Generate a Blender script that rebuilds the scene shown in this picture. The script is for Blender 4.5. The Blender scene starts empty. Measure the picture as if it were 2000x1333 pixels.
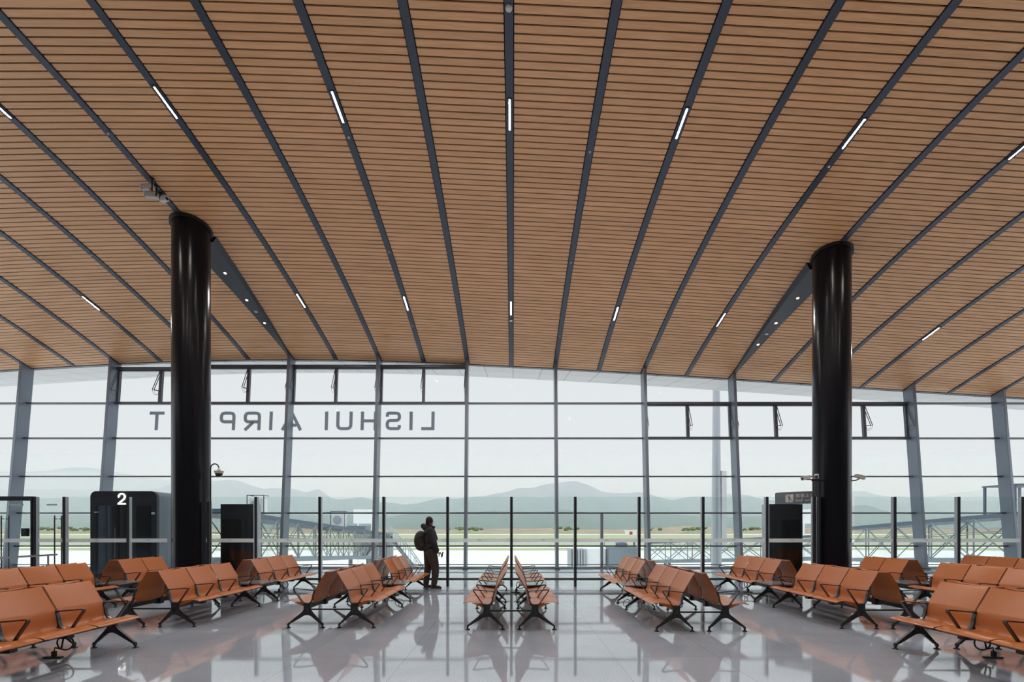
import bpy, bmesh, math, random
from mathutils import Vector, Matrix
random.seed(7)
S = bpy.context.scene
C = S.collection
PI = math.pi
F = 944.0
# ------------------------------------------------------------------ materials
def mat(name, col, rough=0.5, metal=0.0, spec=0.5, coat=0.0, noise=None, emis=None, estr=0.0, bump=None):
    m = bpy.data.materials.new(name); m.use_nodes = True
    nt = m.node_tree; b = nt.nodes['Principled BSDF']
    b.inputs['Base Color'].default_value = (*col, 1)
    b.inputs['Roughness'].default_value = rough
    b.inputs['Metallic'].default_value = metal
    b.inputs['Specular IOR Level'].default_value = spec
    b.inputs['Coat Weight'].default_value = coat
    if emis:
        b.inputs['Emission Color'].default_value = (*emis, 1)
        b.inputs['Emission Strength'].default_value = estr
    if noise:   # (scale, amount)
        tc = nt.nodes.new('ShaderNodeTexCoord'); n = nt.nodes.new('ShaderNodeTexNoise')
        n.inputs['Scale'].default_value = noise[0]; n.inputs['Detail'].default_value = 5
        r = nt.nodes.new('ShaderNodeMapRange')
        r.inputs[3].default_value = 1 - noise[1]; r.inputs[4].default_value = 1 + noise[1]
        mx = nt.nodes.new('ShaderNodeMix'); mx.data_type = 'RGBA'; mx.blend_type = 'MULTIPLY'
        mx.inputs[0].default_value = 1
        mx.inputs[6].default_value = (*col, 1)
        nt.links.new(tc.outputs['Object'], n.inputs['Vector'])
        nt.links.new(n.outputs['Fac'], r.inputs[0])
        nt.links.new(r.outputs[0], mx.inputs[7])
        nt.links.new(mx.outputs[2], b.inputs['Base Color'])
        if bump:
            bp = nt.nodes.new('ShaderNodeBump'); bp.inputs['Strength'].default_value = bump
            bp.inputs['Distance'].default_value = 0.01
            nt.links.new(n.outputs['Fac'], bp.inputs['Height']); nt.links.new(bp.outputs[0], b.inputs['Normal'])
    return m

def glass(name, tint, refl=1.0, ior=1.5, extra=0.0):
    m = bpy.data.materials.new(name); m.use_nodes = True
    nt = m.node_tree; nt.nodes.clear()
    o = nt.nodes.new('ShaderNodeOutputMaterial'); t = nt.nodes.new('ShaderNodeBsdfTransparent')
    t.inputs[0].default_value = (*tint, 1)
    g = nt.nodes.new('ShaderNodeBsdfGlossy'); g.inputs['Roughness'].default_value = 0.0
    g.inputs[0].default_value = (refl, refl, refl, 1)
    fr = nt.nodes.new('ShaderNodeFresnel'); fr.inputs[0].default_value = ior
    # the same reflectance on the way in and on the way out of the pane
    geo = nt.nodes.new('ShaderNodeNewGeometry')
    mr = nt.nodes.new('ShaderNodeMath'); mr.operation = 'MULTIPLY_ADD'
    mr.inputs[1].default_value = (1 / ior - ior); mr.inputs[2].default_value = ior
    nt.links.new(geo.outputs['Backfacing'], mr.inputs[0])
    inv = nt.nodes.new('ShaderNodeMath'); inv.operation = 'MAXIMUM'; inv.inputs[1].default_value = ior
    nt.links.new(mr.outputs[0], inv.inputs[0])
    fr.inputs[0].default_value = ior
    ad = nt.nodes.new('ShaderNodeMath'); ad.operation = 'ADD'; ad.inputs[1].default_value = extra
    # front faces reflect, back faces let everything pass
    fb = nt.nodes.new('ShaderNodeMath'); fb.operation = 'SUBTRACT'; fb.inputs[0].default_value = 1.0
    nt.links.new(geo.outputs['Backfacing'], fb.inputs[1])
    ml = nt.nodes.new('ShaderNodeMath'); ml.operation = 'MULTIPLY'
    nt.links.new(fr.outputs[0], ad.inputs[0]); nt.links.new(ad.outputs[0], ml.inputs[0]); nt.links.new(fb.outputs[0], ml.inputs[1])
    mx = nt.nodes.new('ShaderNodeMixShader')
    nt.links.new(ml.outputs[0], mx.inputs[0]); nt.links.new(t.outputs[0], mx.inputs[1]); nt.links.new(g.outputs[0], mx.inputs[2])
    nt.links.new(mx.outputs[0], o.inputs[0])
    return m

def wood_mat():
    m = mat('ceiling_wood', (0.5, 0.27, 0.14), 0.34, spec=0.5)
    nt = m.node_tree; b = nt.nodes['Principled BSDF']
    tc = nt.nodes.new('ShaderNodeTexCoord'); mp = nt.nodes.new('ShaderNodeMapping')
    mp.inputs['Scale'].default_value = (0.9, 34, 34)
    n = nt.nodes.new('ShaderNodeTexNoise'); n.inputs['Scale'].default_value = 1.0; n.inputs['Detail'].default_value = 4
    n2 = nt.nodes.new('ShaderNodeTexNoise'); n2.inputs['Scale'].default_value = 0.25; n2.inputs['Detail'].default_value = 1
    rp = nt.nodes.new('ShaderNodeValToRGB')
    rp.color_ramp.elements[0].position = 0.3; rp.color_ramp.elements[0].color = (0.74, 0.405, 0.19, 1)
    rp.color_ramp.elements[1].position = 0.75; rp.color_ramp.elements[1].color = (0.90, 0.525, 0.275, 1)
    nt.links.new(tc.outputs['Object'], mp.inputs[0]); nt.links.new(mp.outputs[0], n.inputs['Vector'])
    nt.links.new(tc.outputs['Object'], n2.inputs['Vector'])
    nt.links.new(n.outputs['Fac'], rp.inputs[0])
    at = nt.nodes.new('ShaderNodeAttribute'); at.attribute_name = 'board'
    mr = nt.nodes.new('ShaderNodeMapRange'); mr.inputs[3].default_value = 0.93; mr.inputs[4].default_value = 1.07
    nt.links.new(at.outputs['Fac'], mr.inputs[0])
    mx = nt.nodes.new('ShaderNodeMix'); mx.data_type = 'RGBA'; mx.blend_type = 'MULTIPLY'; mx.inputs[0].default_value = 1
    nt.links.new(rp.outputs[0], mx.inputs[6]); nt.links.new(mr.outputs[0], mx.inputs[7])
    nt.links.new(mx.outputs[2], b.inputs['Base Color'])
    return m

def floor_mat():
    m = mat('terrazzo', (0.3, 0.3, 0.3), 0.045, spec=0.5)
    nt = m.node_tree; b = nt.nodes['Principled BSDF']
    b.inputs['IOR'].default_value = 2.6
    tc = nt.nodes.new('ShaderNodeTexCoord')
    n = nt.nodes.new('ShaderNodeTexNoise'); n.inputs['Scale'].default_value = 55; n.inputs['Detail'].default_value = 6
    v = nt.nodes.new('ShaderNodeTexNoise'); v.inputs['Scale'].default_value = 0.9; v.inputs['Detail'].default_value = 6; v.inputs['Distortion'].default_value = 1.2
    r1 = nt.nodes.new('ShaderNodeValToRGB')
    r1.color_ramp.elements[0].position = 0.35; r1.color_ramp.elements[0].color = (0.37, 0.43, 0.52, 1)
    r1.color_ramp.elements[1].position = 0.68; r1.color_ramp.elements[1].color = (0.51, 0.585, 0.70, 1)
    nt.links.new(tc.outputs['Object'], n.inputs['Vector']); nt.links.new(tc.outputs['Object'], v.inputs['Vector'])
    ad = nt.nodes.new('ShaderNodeMix'); ad.data_type = 'FLOAT'; ad.inputs[0].default_value = 0.45
    nt.links.new(n.outputs['Fac'], ad.inputs[2]); nt.links.new(v.outputs['Fac'], ad.inputs[3])
    nt.links.new(ad.outputs[0], r1.inputs[0])
    br = nt.nodes.new('ShaderNodeTexBrick'); br.offset = 0.0
    br.inputs['Scale'].default_value = 1.0; br.inputs['Brick Width'].default_value = 1.2; br.inputs['Row Height'].default_value = 1.2
    br.inputs['Mortar Size'].default_value = 0.0022; br.inputs['Mortar Smooth'].default_value = 0.0
    br.inputs['Color1'].default_value = (1, 1, 1, 1); br.inputs['Color2'].default_value = (0.93, 0.93, 0.94, 1)
    br.inputs['Mortar'].default_value = (0.45, 0.44, 0.44, 1)
    mp = nt.nodes.new('ShaderNodeMapping'); mp.inputs['Location'].default_value = (0.03, 0.4, 0)
    nt.links.new(tc.outputs['Object'], mp.inputs[0]); nt.links.new(mp.outputs[0], br.inputs['Vector'])
    mx = nt.nodes.new('ShaderNodeMix'); mx.data_type = 'RGBA'; mx.blend_type = 'MULTIPLY'; mx.inputs[0].default_value = 1
    nt.links.new(r1.outputs[0], mx.inputs[6]); nt.links.new(br.outputs['Color'], mx.inputs[7])
    nt.links.new(mx.outputs[2], b.inputs['Base Color'])
    w = nt.nodes.new('ShaderNodeTexNoise'); w.inputs['Scale'].default_value = 0.8; w.inputs['Detail'].default_value = 1
    nt.links.new(tc.outputs['Object'], w.inputs['Vector'])
    bp = nt.nodes.new('ShaderNodeBump'); bp.inputs['Strength'].default_value = 0.25; bp.inputs['Distance'].default_value = 0.006
    nt.links.new(w.outputs['Fac'], bp.inputs['Height']); nt.links.new(bp.outputs[0], b.inputs['Normal'])
    return m

def ground_mat():
    m = mat('airfield', (0.7, 0.7, 0.68), 0.9, spec=0.1)
    nt = m.node_tree; b = nt.nodes['Principled BSDF']
    tc = nt.nodes.new('ShaderNodeTexCoord'); sp = nt.nodes.new('ShaderNodeSeparateXYZ')
    nz = nt.nodes.new('ShaderNodeTexNoise'); nz.inputs['Scale'].default_value = 0.02; nz.inputs['Detail'].default_value = 4
    nt.links.new(tc.outputs['Object'], sp.inputs[0]); nt.links.new(tc.outputs['Object'], nz.inputs['Vector'])
    ma = nt.nodes.new('ShaderNodeMath'); ma.operation = 'MULTIPLY_ADD'; ma.inputs[1].default_value = 14; 
    nt.links.new(nz.outputs['Fac'], ma.inputs[0]); nt.links.new(sp.outputs[1], ma.inputs[2])
    mr = nt.nodes.new('ShaderNodeMapRange'); mr.inputs[1].default_value = 0; mr.inputs[2].default_value = 1000
    nt.links.new(ma.outputs[0], mr.inputs[0])
    rp = nt.nodes.new('ShaderNodeValToRGB'); rp.color_ramp.interpolation = 'CONSTANT'
    A = (0.80, 0.78, 0.74, 1); G = (0.42, 0.44, 0.25, 1); R = (0.50, 0.50, 0.50, 1); W = (0.9, 0.88, 0.84, 1); Bn = (0.5, 0.46, 0.36, 1)
    els = [(0, A), (0.163, G), (0.18, A), (0.205, G), (0.235, R), (0.30, G), (0.47, Bn), (0.495, W), (0.53, Bn), (0.56, G)]
    cr = rp.color_ramp
    while len(cr.elements) < len(els): cr.elements.new(0.99)
    for e, (p, c) in zip(cr.elements, els): e.position = p; e.color = c
    nt.links.new(mr.outputs[0], rp.inputs[0]); nt.links.new(rp.outputs[0], b.inputs['Base Color'])
    return m

def panel_mat():
    m = mat('soffit_panels', (0.74, 0.76, 0.78), 0.35)
    nt = m.node_tree; b = nt.nodes['Principled BSDF']
    tc = nt.nodes.new('ShaderNodeTexCoord')
    br = nt.nodes.new('ShaderNodeTexBrick'); br.offset = 0.0
    br.inputs['Scale'].default_value = 1; br.inputs['Brick Width'].default_value = 1.1; br.inputs['Row Height'].default_value = 1.3
    br.inputs['Mortar Size'].default_value = 0.012
    br.inputs['Color1'].default_value = (0.76, 0.78, 0.80, 1); br.inputs['Color2'].default_value = (0.72, 0.74, 0.76, 1)
    br.inputs['Mortar'].default_value = (0.12, 0.12, 0.13, 1)
    nt.links.new(tc.outputs['Object'], br.inputs['Vector']); nt.links.new(br.outputs['Color'], b.inputs['Base Color'])
    return m

def frostmat():
    m = bpy.data.materials.new('frosted_film'); m.use_nodes = True; nt = m.node_tree; nt.nodes.clear()
    o = nt.nodes.new('ShaderNodeOutputMaterial'); t = nt.nodes.new('ShaderNodeBsdfTransparent'); d = nt.nodes.new('ShaderNodeBsdfTranslucent')
    e = nt.nodes.new('ShaderNodeBsdfDiffuse'); d.inputs[0].default_value = (.95, .96, .98, 1); e.inputs[0].default_value = (.9, .92, .95, 1)
    a = nt.nodes.new('ShaderNodeMixShader'); b = nt.nodes.new('ShaderNodeMixShader'); a.inputs[0].default_value = .40; b.inputs[0].default_value = .70
    nt.links.new(d.outputs[0], a.inputs[1]); nt.links.new(e.outputs[0], a.inputs[2])
    nt.links.new(t.outputs[0], b.inputs[1]); nt.links.new(a.outputs[0], b.inputs[2]); nt.links.new(b.outputs[0], o.inputs[0])
    return m
def lettermat():
    m = bpy.data.materials.new('letter_grey'); m.use_nodes = True; nt = m.node_tree; nt.nodes.clear()
    o = nt.nodes.new('ShaderNodeOutputMaterial'); d = nt.nodes.new('ShaderNodeBsdfTranslucent'); e = nt.nodes.new('ShaderNodeBsdfDiffuse')
    d.inputs[0].default_value = (.72, .74, .80, 1); e.inputs[0].default_value = (.3, .31, .34, 1)
    a = nt.nodes.new('ShaderNodeMixShader'); a.inputs[0].default_value = .45
    nt.links.new(d.outputs[0], a.inputs[1]); nt.links.new(e.outputs[0], a.inputs[2]); nt.links.new(a.outputs[0], o.inputs[0])
    return m
M = dict(
    wood=wood_mat(), floor=floor_mat(), ground=ground_mat(), soffit=panel_mat(),
    void=mat('ceiling_void', (0.012, 0.012, 0.014), 0.9, spec=0.1),
    rib=mat('rib_grey', (0.06, 0.075, 0.105), 0.35, metal=0.25),
    frame=mat('mullion_grey', (0.21, 0.25, 0.31), 0.34, metal=0.3),
    frame2=mat('transom_grey', (0.10, 0.11, 0.135), 0.34, metal=0.35),
    column=mat('column_black', (0.006, 0.007, 0.011), 0.22, spec=0.22),
    collar=mat('collar_black', (0.015, 0.016, 0.02), 0.4),
    beam=mat('beam_navy', (0.03, 0.036, 0.05), 0.3, metal=0.2),
    orange=mat('orange_leather', (0.47, 0.148, 0.036), 0.30, spec=0.5, noise=(60, 0.05), bump=0.05),
    orange2=mat('orange_edge', (0.52, 0.14, 0.03), 0.4, spec=0.4),
    cast=mat('dark_cast_metal', (0.022, 0.024, 0.028), 0.33, metal=0.2),
    arm=mat('arm_metal', (0.085, 0.09, 0.10), 0.25, metal=0.8),
    tabletop=mat('table_grey', (0.26, 0.27, 0.30), 0.16, metal=0.2),
    alu=mat('anodised_post', (0.52, 0.58, 0.66), 0.35, metal=0.1),
    postdark=mat('post_dark', (0.035, 0.037, 0.045), 0.3, metal=0.3),
    rail=mat('rail_bronze', (0.17, 0.16, 0.16), 0.28, metal=0.7),
    steel=mat('steel', (0.6, 0.6, 0.6), 0.2, metal=1.0),
    bronze=mat('handle_bronze', (0.12, 0.09, 0.06), 0.3, metal=0.8),
    glass=glass('facade_glass', (0.782, 0.788, 0.788), refl=0.05),
    pglass=glass('partition_glass', (0.93, 0.965, 0.96)),
    dglass=glass('tinted_glass', (0.66, 0.72, 0.78), extra=0.03),
    frost=frostmat(),
    mark=mat('film_mark', (0.2, 0.24, 0.27), 0.5),
    black=mat('gloss_black', (0.010, 0.012, 0.015), 0.10, coat=0.4),
    portal=mat('portal_dark', (0.028, 0.034, 0.046), 0.28, metal=0.2),
    portalside=mat('portal_side', (0.16, 0.19, 0.23), 0.25, metal=0.7),
    letter=lettermat(),
    sign=mat('sign_grey', (0.17, 0.20, 0.23), 0.4),
    white=mat('white_paint', (0.8, 0.8, 0.8), 0.4),
    red=mat('red_paint', (0.5, 0.03, 0.03), 0.4),
    camwhite=mat('camera_white', (0.62, 0.62, 0.6), 0.4),
    lamp=mat('lamp_white', (1, 1, 1), 0.5, emis=(1.0, 0.93, 0.86), estr=1450),
    lamp2=mat('downlight_warm', (1, 1, 1), 0.5, emis=(1.0, 0.75, 0.5), estr=5),
    glow=mat('numeral_glow', (1, 1, 1), 0.5, emis=(1.0, 0.93, 0.82), estr=2.2),
    rubber=mat('cable_black', (0.012, 0.012, 0.012), 0.45),
    skin=mat('skin', (0.45, 0.25, 0.17), 0.5), hair=mat('hair', (0.012, 0.010, 0.010), 0.6),
    jacket=mat('jacket_black', (0.013, 0.016, 0.024), 0.75, noise=(40, 0.3), bump=0.3),
    trousers=mat('trousers_brown', (0.050, 0.038, 0.032), 0.85, noise=(30, 0.3), bump=0.3),
    pack=mat('backpack_olive', (0.034, 0.034, 0.034), 0.8, noise=(50, 0.3), bump=0.2),
    shoe=mat('shoe', (0.02, 0.02, 0.022), 0.5), sole=mat('sole', (0.2, 0.2, 0.2), 0.6),
    mountain=mat('forested_rock', (0.035, 0.055, 0.065), 0.95, spec=0.0, noise=(0.004, 0.5)),
    hills=mat('near_hills', (0.055, 0.08, 0.065), 0.95, spec=0.0, noise=(0.012, 0.55)),
    berm=mat('bare_earth', (0.40, 0.33, 0.25), 0.95, spec=0.0, noise=(0.05, 0.3)),
    bush=mat('bushes', (0.16, 0.22, 0.10), 0.9, spec=0.1, noise=(0.3, 0.4)),
    bridge=mat('bridge_paint', (0.22, 0.26, 0.29), 0.45),
    bridgeroof=mat('bridge_roof', (0.10, 0.13, 0.18), 0.5),
    bridgeglass=glass('bridge_glass', (0.97, 0.98, 0.98), extra=0.06),
    canvas=mat('bellows_grey', (0.40, 0.42, 0.44), 0.7),
    mast=mat('mast_galvanised', (0.50, 0.53, 0.56), 0.4, metal=0.3),
)
# ------------------------------------------------------------------ mesh builder
class MB:
    def __init__(s): s.v = []; s.f = []; s.mi = []; s.sm = []
    def add(s, vs, fs, mi=0, smooth=False, mtx=None):
        o = len(s.v)
        for p in vs:
            p = Vector(p)
            if mtx is not None: p = mtx @ p
            s.v.append(tuple(p))
        for f in fs: s.f.append([o + i for i in f]); s.mi.append(mi); s.sm.append(smooth)
    def box(s, x0, x1, y0, y1, z0, z1, mi=0, mtx=None):
        v = [(x0,y0,z0),(x1,y0,z0),(x1,y1,z0),(x0,y1,z0),(x0,y0,z1),(x1,y0,z1),(x1,y1,z1),(x0,y1,z1)]
        s.add(v, [(0,3,2,1),(4,5,6,7),(0,1,5,4),(1,2,6,5),(2,3,7,6),(3,0,4,7)], mi, False, mtx)
    def hexa(s, a, b, mi=0):   # two quads, a and b (each 4 points, same winding)
        s.add(list(a) + list(b), [(3,2,1,0),(4,5,6,7),(0,1,5,4),(1,2,6,5),(2,3,7,6),(3,0,4,7)], mi)
    def prism(s, poly, a, b, axis='y', mi=0, mtx=None):   # poly in the two other axes, extruded a..b
        def P(p, t):
            if axis == 'y': return (p[0], t, p[1])
            if axis == 'x': return (t, p[0], p[1])
            return (p[0], p[1], t)
        n = len(poly)
        v = [P(p, a) for p in poly] + [P(p, b) for p in poly]
        f = [tuple(range(n)), tuple(range(2*n-1, n-1, -1))] + [(i, i+n, (i+1) % n + n, (i+1) % n) for i in range(n)]
        s.add(v, f, mi, False, mtx)
    def tube(s, pts, r, seg=10, mi=0, caps=True, smooth=True):
        pts = [Vector(p) for p in pts]; n = len(pts)
        rs = r if isinstance(r, (list, tuple)) else [r] * n
        o = len(s.v); up = None; rings = []
        for i, p in enumerate(pts):
            d = (pts[min(i+1, n-1)] - pts[max(i-1, 0)]).normalized()
            if up is None:
                up = Vector((0, 0, 1)) if abs(d.z) < 0.9 else Vector((1, 0, 0))
            a = d.cross(up)
            if a.length < 1e-4: a = d.cross(Vector((0, 1, 0)))
            a.normalize(); b = a.cross(d).normalized(); up = b
            rings.append([tuple(p + (a * math.cos(2*PI*k/seg) + b * math.sin(2*PI*k/seg)) * rs[i]) for k in range(seg)])
        v = [q for rg in rings for q in rg]
        f = []
        for i in range(n-1):
            for k in range(seg):
                f.append((i*seg+k, i*seg+(k+1) % seg, (i+1)*seg+(k+1) % seg, (i+1)*seg+k))
        s.add(v, f, mi, smooth)
        if caps: s.add([], [], mi); s.f.append([o+k for k in range(seg-1, -1, -1)]); s.mi.append(mi); s.sm.append(False); s.f.append([o+(n-1)*seg+k for k in range(seg)]); s.mi.append(mi); s.sm.append(False)
    def lathe(s, prof, cx=0, cy=0, cz=0, seg=24, mi=0, mtx=None, smooth=True):
        v = []; f = []
        for (r, z) in prof:
            for k in range(seg):
                v.append((cx + r*math.cos(2*PI*k/seg), cy + r*math.sin(2*PI*k/seg), cz + z))
        for i in range(len(prof)-1):
            for k in range(seg):
                f.append((i*seg+k, i*seg+(k+1) % seg, (i+1)*seg+(k+1) % seg, (i+1)*seg+k))
        s.add(v, f, mi, smooth, mtx)
        n = len(prof)
        s.add([v[k] for k in range(seg)], [tuple(range(seg-1, -1, -1))], mi, False, mtx)
        s.add([v[(n-1)*seg+k] for k in range(seg)], [tuple(range(seg))], mi, False, mtx)
    def ball(s, c, r, mi=0, seg=16, rings=10, mtx=None):
        r = r if isinstance(r, (list, tuple)) else (r, r, r)
        v = []; f = []
        for i in range(rings+1):
            t = PI*i/rings
            for k in range(seg):
                p = 2*PI*k/seg
                v.append((c[0]+r[0]*math.sin(t)*math.cos(p), c[1]+r[1]*math.sin(t)*math.sin(p), c[2]+r[2]*math.cos(t)))
        for i in range(rings):
            for k in range(seg):
                f.append((i*seg+k, (i+1)*seg+k, (i+1)*seg+(k+1) % seg, i*seg+(k+1) % seg))
        s.add(v, f, mi, True, mtx)
    def ribbon(s, path, w, y0, y1, closed=False, mi=0, W=None):
        """flat stroke in the x-z plane (path of 2-D points), thickness y0..y1"""
        P = [Vector((p[0], p[1])) for p in path]; n = len(P)
        L = []; R = []
        for i in range(n):
            if closed: a = P[i-1]; c = P[(i+1) % n]
            else: a = P[max(i-1, 0)]; c = P[min(i+1, n-1)]
            d1 = (P[i]-a); d2 = (c-P[i])
            if d1.length < 1e-9: d1 = d2
            if d2.length < 1e-9: d2 = d1
            d1.normalize(); d2.normalize()
            t = (d1+d2).normalized(); nn = Vector((-t.y, t.x))
            k = 1/max(0.5, nn.dot(Vector((-d1.y, d1.x))))
            ww = (W[i] if W else w)/2*k
            L.append(P[i]+nn*ww); R.append(P[i]-nn*ww)
        v = [(p.x, y0, p.y) for p in L]+[(p.x, y0, p.y) for p in R]+[(p.x, y1, p.y) for p in L]+[(p.x, y1, p.y) for p in R]
        f = []
        m_ = n if closed else n-1
        for i in range(m_):
            j = (i+1) % n
            f += [(i, j, n+j, n+i), (2*n+i, 3*n+i, 3*n+j, 2*n+j), (i, 2*n+i, 2*n+j, j), (n+i, n+j, 3*n+j, 3*n+i)]
        if not closed: f += [(0, n, 3*n, 2*n), (n-1, 3*n-1, 4*n-1, 2*n-1)]
        s.add(v, f, mi)
    def mesh(s, name, mats, bevel=0, fix=True):
        me = bpy.data.meshes.new(name); me.from_pydata(s.v, [], s.f)
        for m in (mats if isinstance(mats, (list, tuple)) else [mats]): me.materials.append(m)
        me.polygons.foreach_set('material_index', s.mi); me.polygons.foreach_set('use_smooth', s.sm)
        if fix:
            bm = bmesh.new(); bm.from_mesh(me)
            bmesh.ops.recalc_face_normals(bm, faces=bm.faces)
            if bevel:
                bmesh.ops.remove_doubles(bm, verts=bm.verts, dist=1e-5)
                es = [e for e in bm.edges if len(e.link_faces) == 2 and e.calc_face_angle(0) > 0.6]
                bmesh.ops.bevel(bm, geom=es, offset=bevel, segments=2, affect='EDGES', clamp_overlap=True)
            bm.to_mesh(me); bm.free()
        me.update()
        if any(s.sm): me.set_sharp_from_angle(angle=math.radians(38))
        return me
    def obj(s, name, mats, parent=None, bevel=0, fix=True):
        return link(name, s.mesh(name, mats, bevel, fix), parent)

def link(name, me, parent=None, loc=None, rz=0.0):
    o = bpy.data.objects.new(name, me); C.objects.link(o)
    if parent is not None: o.parent = parent
    if loc is not None: o.location = loc
    if rz: o.rotation_euler = (0, 0, rz)
    return o
def tag(o, label, cat, group=None, kind=None):
    if label: o['label'] = label
    if cat: o['category'] = cat
    if group: o['group'] = group
    if kind: o['kind'] = kind
    return o
def thing(name, label, cat, loc=(0, 0, 0), rz=0, group=None, kind=None):
    o = bpy.data.objects.new(name, None); C.objects.link(o); o.empty_display_size = 0.2
    o.location = loc; o.rotation_euler = (0, 0, rz)
    return tag(o, label, cat, group, kind)
def struct(o, label, cat):
    return tag(o, label, cat, None, 'structure')
def rect_path(pts, r, n=5):
    """round the inner corners of an open polyline"""
    out = [Vector(pts[0])]
    for i in range(1, len(pts)-1):
        a, b, c = Vector(pts[i-1]), Vector(pts[i]), Vector(pts[i+1])
        d1 = (a-b).normalized(); d2 = (c-b).normalized()
        rr = min(r, (a-b).length*0.48, (c-b).length*0.48)
        p, q = b+d1*rr, b+d2*rr
        for k in range(n+1):
            t = k/n; out.append(p*(1-t)**2 + b*2*t*(1-t) + q*t*t)
    out.append(Vector(pts[-1]))
    return out
def text_mesh(body, size, name, m, ext=0.004):
    cu = bpy.data.curves.new(name, 'FONT'); cu.body = body; cu.size = size; cu.extrude = ext
    o = bpy.data.objects.new(name, cu); C.objects.link(o)
    dg = bpy.context.evaluated_depsgraph_get()
    me = bpy.data.meshes.new_from_object(o.evaluated_get(dg)); me.name = name
    bpy.data.objects.remove(o, do_unlink=True)
    me.materials.clear(); me.materials.append(m)
    return me

# ------------------------------------------------------------------ roof surface
SL = [(-30,.075),(-20,.064),(-15,.05),(-8.5,.0),(-5,-.028),(-2,-.045),(2,-.052),(6,-.062),(10,-.068),(20,-.062),(30,-.06)]
def slope(x):
    for (a, sa), (b, sb) in zip(SL, SL[1:]):
        if x <= b: return sa + (sb-sa)*(x-a)/(b-a)
    return SL[-1][1]
HX = {}
def h(x):
    k = round(x, 4)
    if k not in HX:
        n = 60; d = x/n; HX[k] = sum(slope((i+.5)*d) for i in range(n))*d
    return HX[k]
def PY(y): return 9.73 - 0.0112*max(0, y-4.5)**2
def ceil(x, y): return PY(y)+h(x)
RIBX = [-0.065+1.655*k for k in range(-14, 15)]
YE = 18.28
PITCH = 0.141
ys = [YE]
while ys[-1] > -9:
    y = ys[-1]; d = PITCH/math.sqrt(1+(0.0224*max(0, y-4.5))**2); ys.append(y-d)
wb = MB(); bcol = []
for xa, xb in zip(RIBX, RIBX[1:]):
    x0, x1 = xa+0.085, xb-0.085
    off = random.random()*0.03
    for ya, yb in zip(ys, ys[1:]):
        y1 = ya-0.014; y0 = yb+0.014
        q = [(x0, y0, ceil(x0, y0)), (x1, y0, ceil(x1, y0)), (x1, y1, ceil(x1, y1)), (x0, y1, ceil(x0, y1))]
        wb.hexa(q, [(a, b, c+0.022) for a, b, c in q])
        bcol += [random.random()]*8
me = wb.mesh('ceiling', M['wood'], fix=True)
at = me.attributes.new('board', 'FLOAT', 'POINT'); at.data.foreach_set('value', bcol)
ceiling = struct(link('ceiling', me), 'curved ceiling of narrow timber boards with dark gaps', 'ceiling')
bk = MB()
nx = len(RIBX)
yy = [-9+i*(YE+9)/24 for i in range(25)]
bk.add([(x, y, ceil(x, y)+0.13) for y in yy for x in RIBX],
       [(j*nx+i, j*nx+i+1, (j+1)*nx+i+1, (j+1)*nx+i) for j in range(24) for i in range(nx-1)])
bk.obj('ceiling_backing', M['void'], ceiling, fix=False)
# edge strip of the timber ceiling at the glass
eb = MB()
for a, b in zip(RIBX, RIBX[1:]):
    eb.hexa([(a, YE, ceil(a, YE)-0.02), (b, YE, ceil(b, YE)-0.02), (b, YE+0.05, ceil(b, YE)-0.02), (a, YE+0.05, ceil(a, YE)-0.02)],
            [(a, YE, ceil(a, YE)+0.16), (b, YE, ceil(b, YE)+0.16), (b, YE+0.05, ceil(b, YE)+0.16), (a, YE+0.05, ceil(a, YE)+0.16)])
eb.obj('edge_strip', M['rib'], ceiling)
# ribs
COLX = (-8.30, 8.22)
MULX = [-1.72+3.31*k for k in range(-6, 8)]
for i, x in enumerate(RIBX[1:-1]):
    m = MB(); w = 0.07; nseg = 44
    v = []; f = []
    for j in range(nseg+1):
        y = -8.9+(YE-0.02+8.9)*j/nseg; z = ceil(x, y)
        v += [(x-w, y, z-0.02), (x+w, y, z-0.02), (x+w, y, z+0.09), (x-w, y, z+0.09)]
    for j in range(nseg):
        a = 4*j
        for k in range(4): f.append((a+k, a+(k+1) % 4, a+4+(k+1) % 4, a+4+k))
    f += [(0, 3, 2, 1), (4*nseg, 4*nseg+1, 4*nseg+2, 4*nseg+3)]
    m.add(v, f)
    o = m.obj('trim_%d' % (i+1), M['rib'])
    off = x-0.0
    struct(o, 'dark metal rib in the timber ceiling, %.1f m %s of the middle rib' % (abs(x+0.065), 'left' if x < -0.1 else 'right') if abs(x+0.065) > 0.1 else 'dark metal rib running down the middle of the timber ceiling', 'ceiling rib')

# ------------------------------------------------------------------ floor
fb = MB(); fb.box(-26, 26, -10, 18.05, -0.3, 0)
struct(fb.obj('floor', M['floor']), 'polished grey terrazzo floor mirroring the windows', 'floor')
wbk = MB(); wbk.box(-25.2, 25.2, -9.3, -9.0, 0, 9.6)
plaster = mat('rear_wall_grey', (0.30, 0.30, 0.30), 0.7)
struct(wbk.obj('wall_back', plaster), 'plain grey rear wall of the hall', 'wall')
for nm, xx in (('wall_left', -25.2), ('wall_right', 25.0)):
    sd = MB(); sd.box(xx, xx+.2, -9, 6, 0, 8.4); struct(sd.obj(nm, plaster), 'plain grey side wall at the %s' % nm[5:], 'wall')
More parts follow.
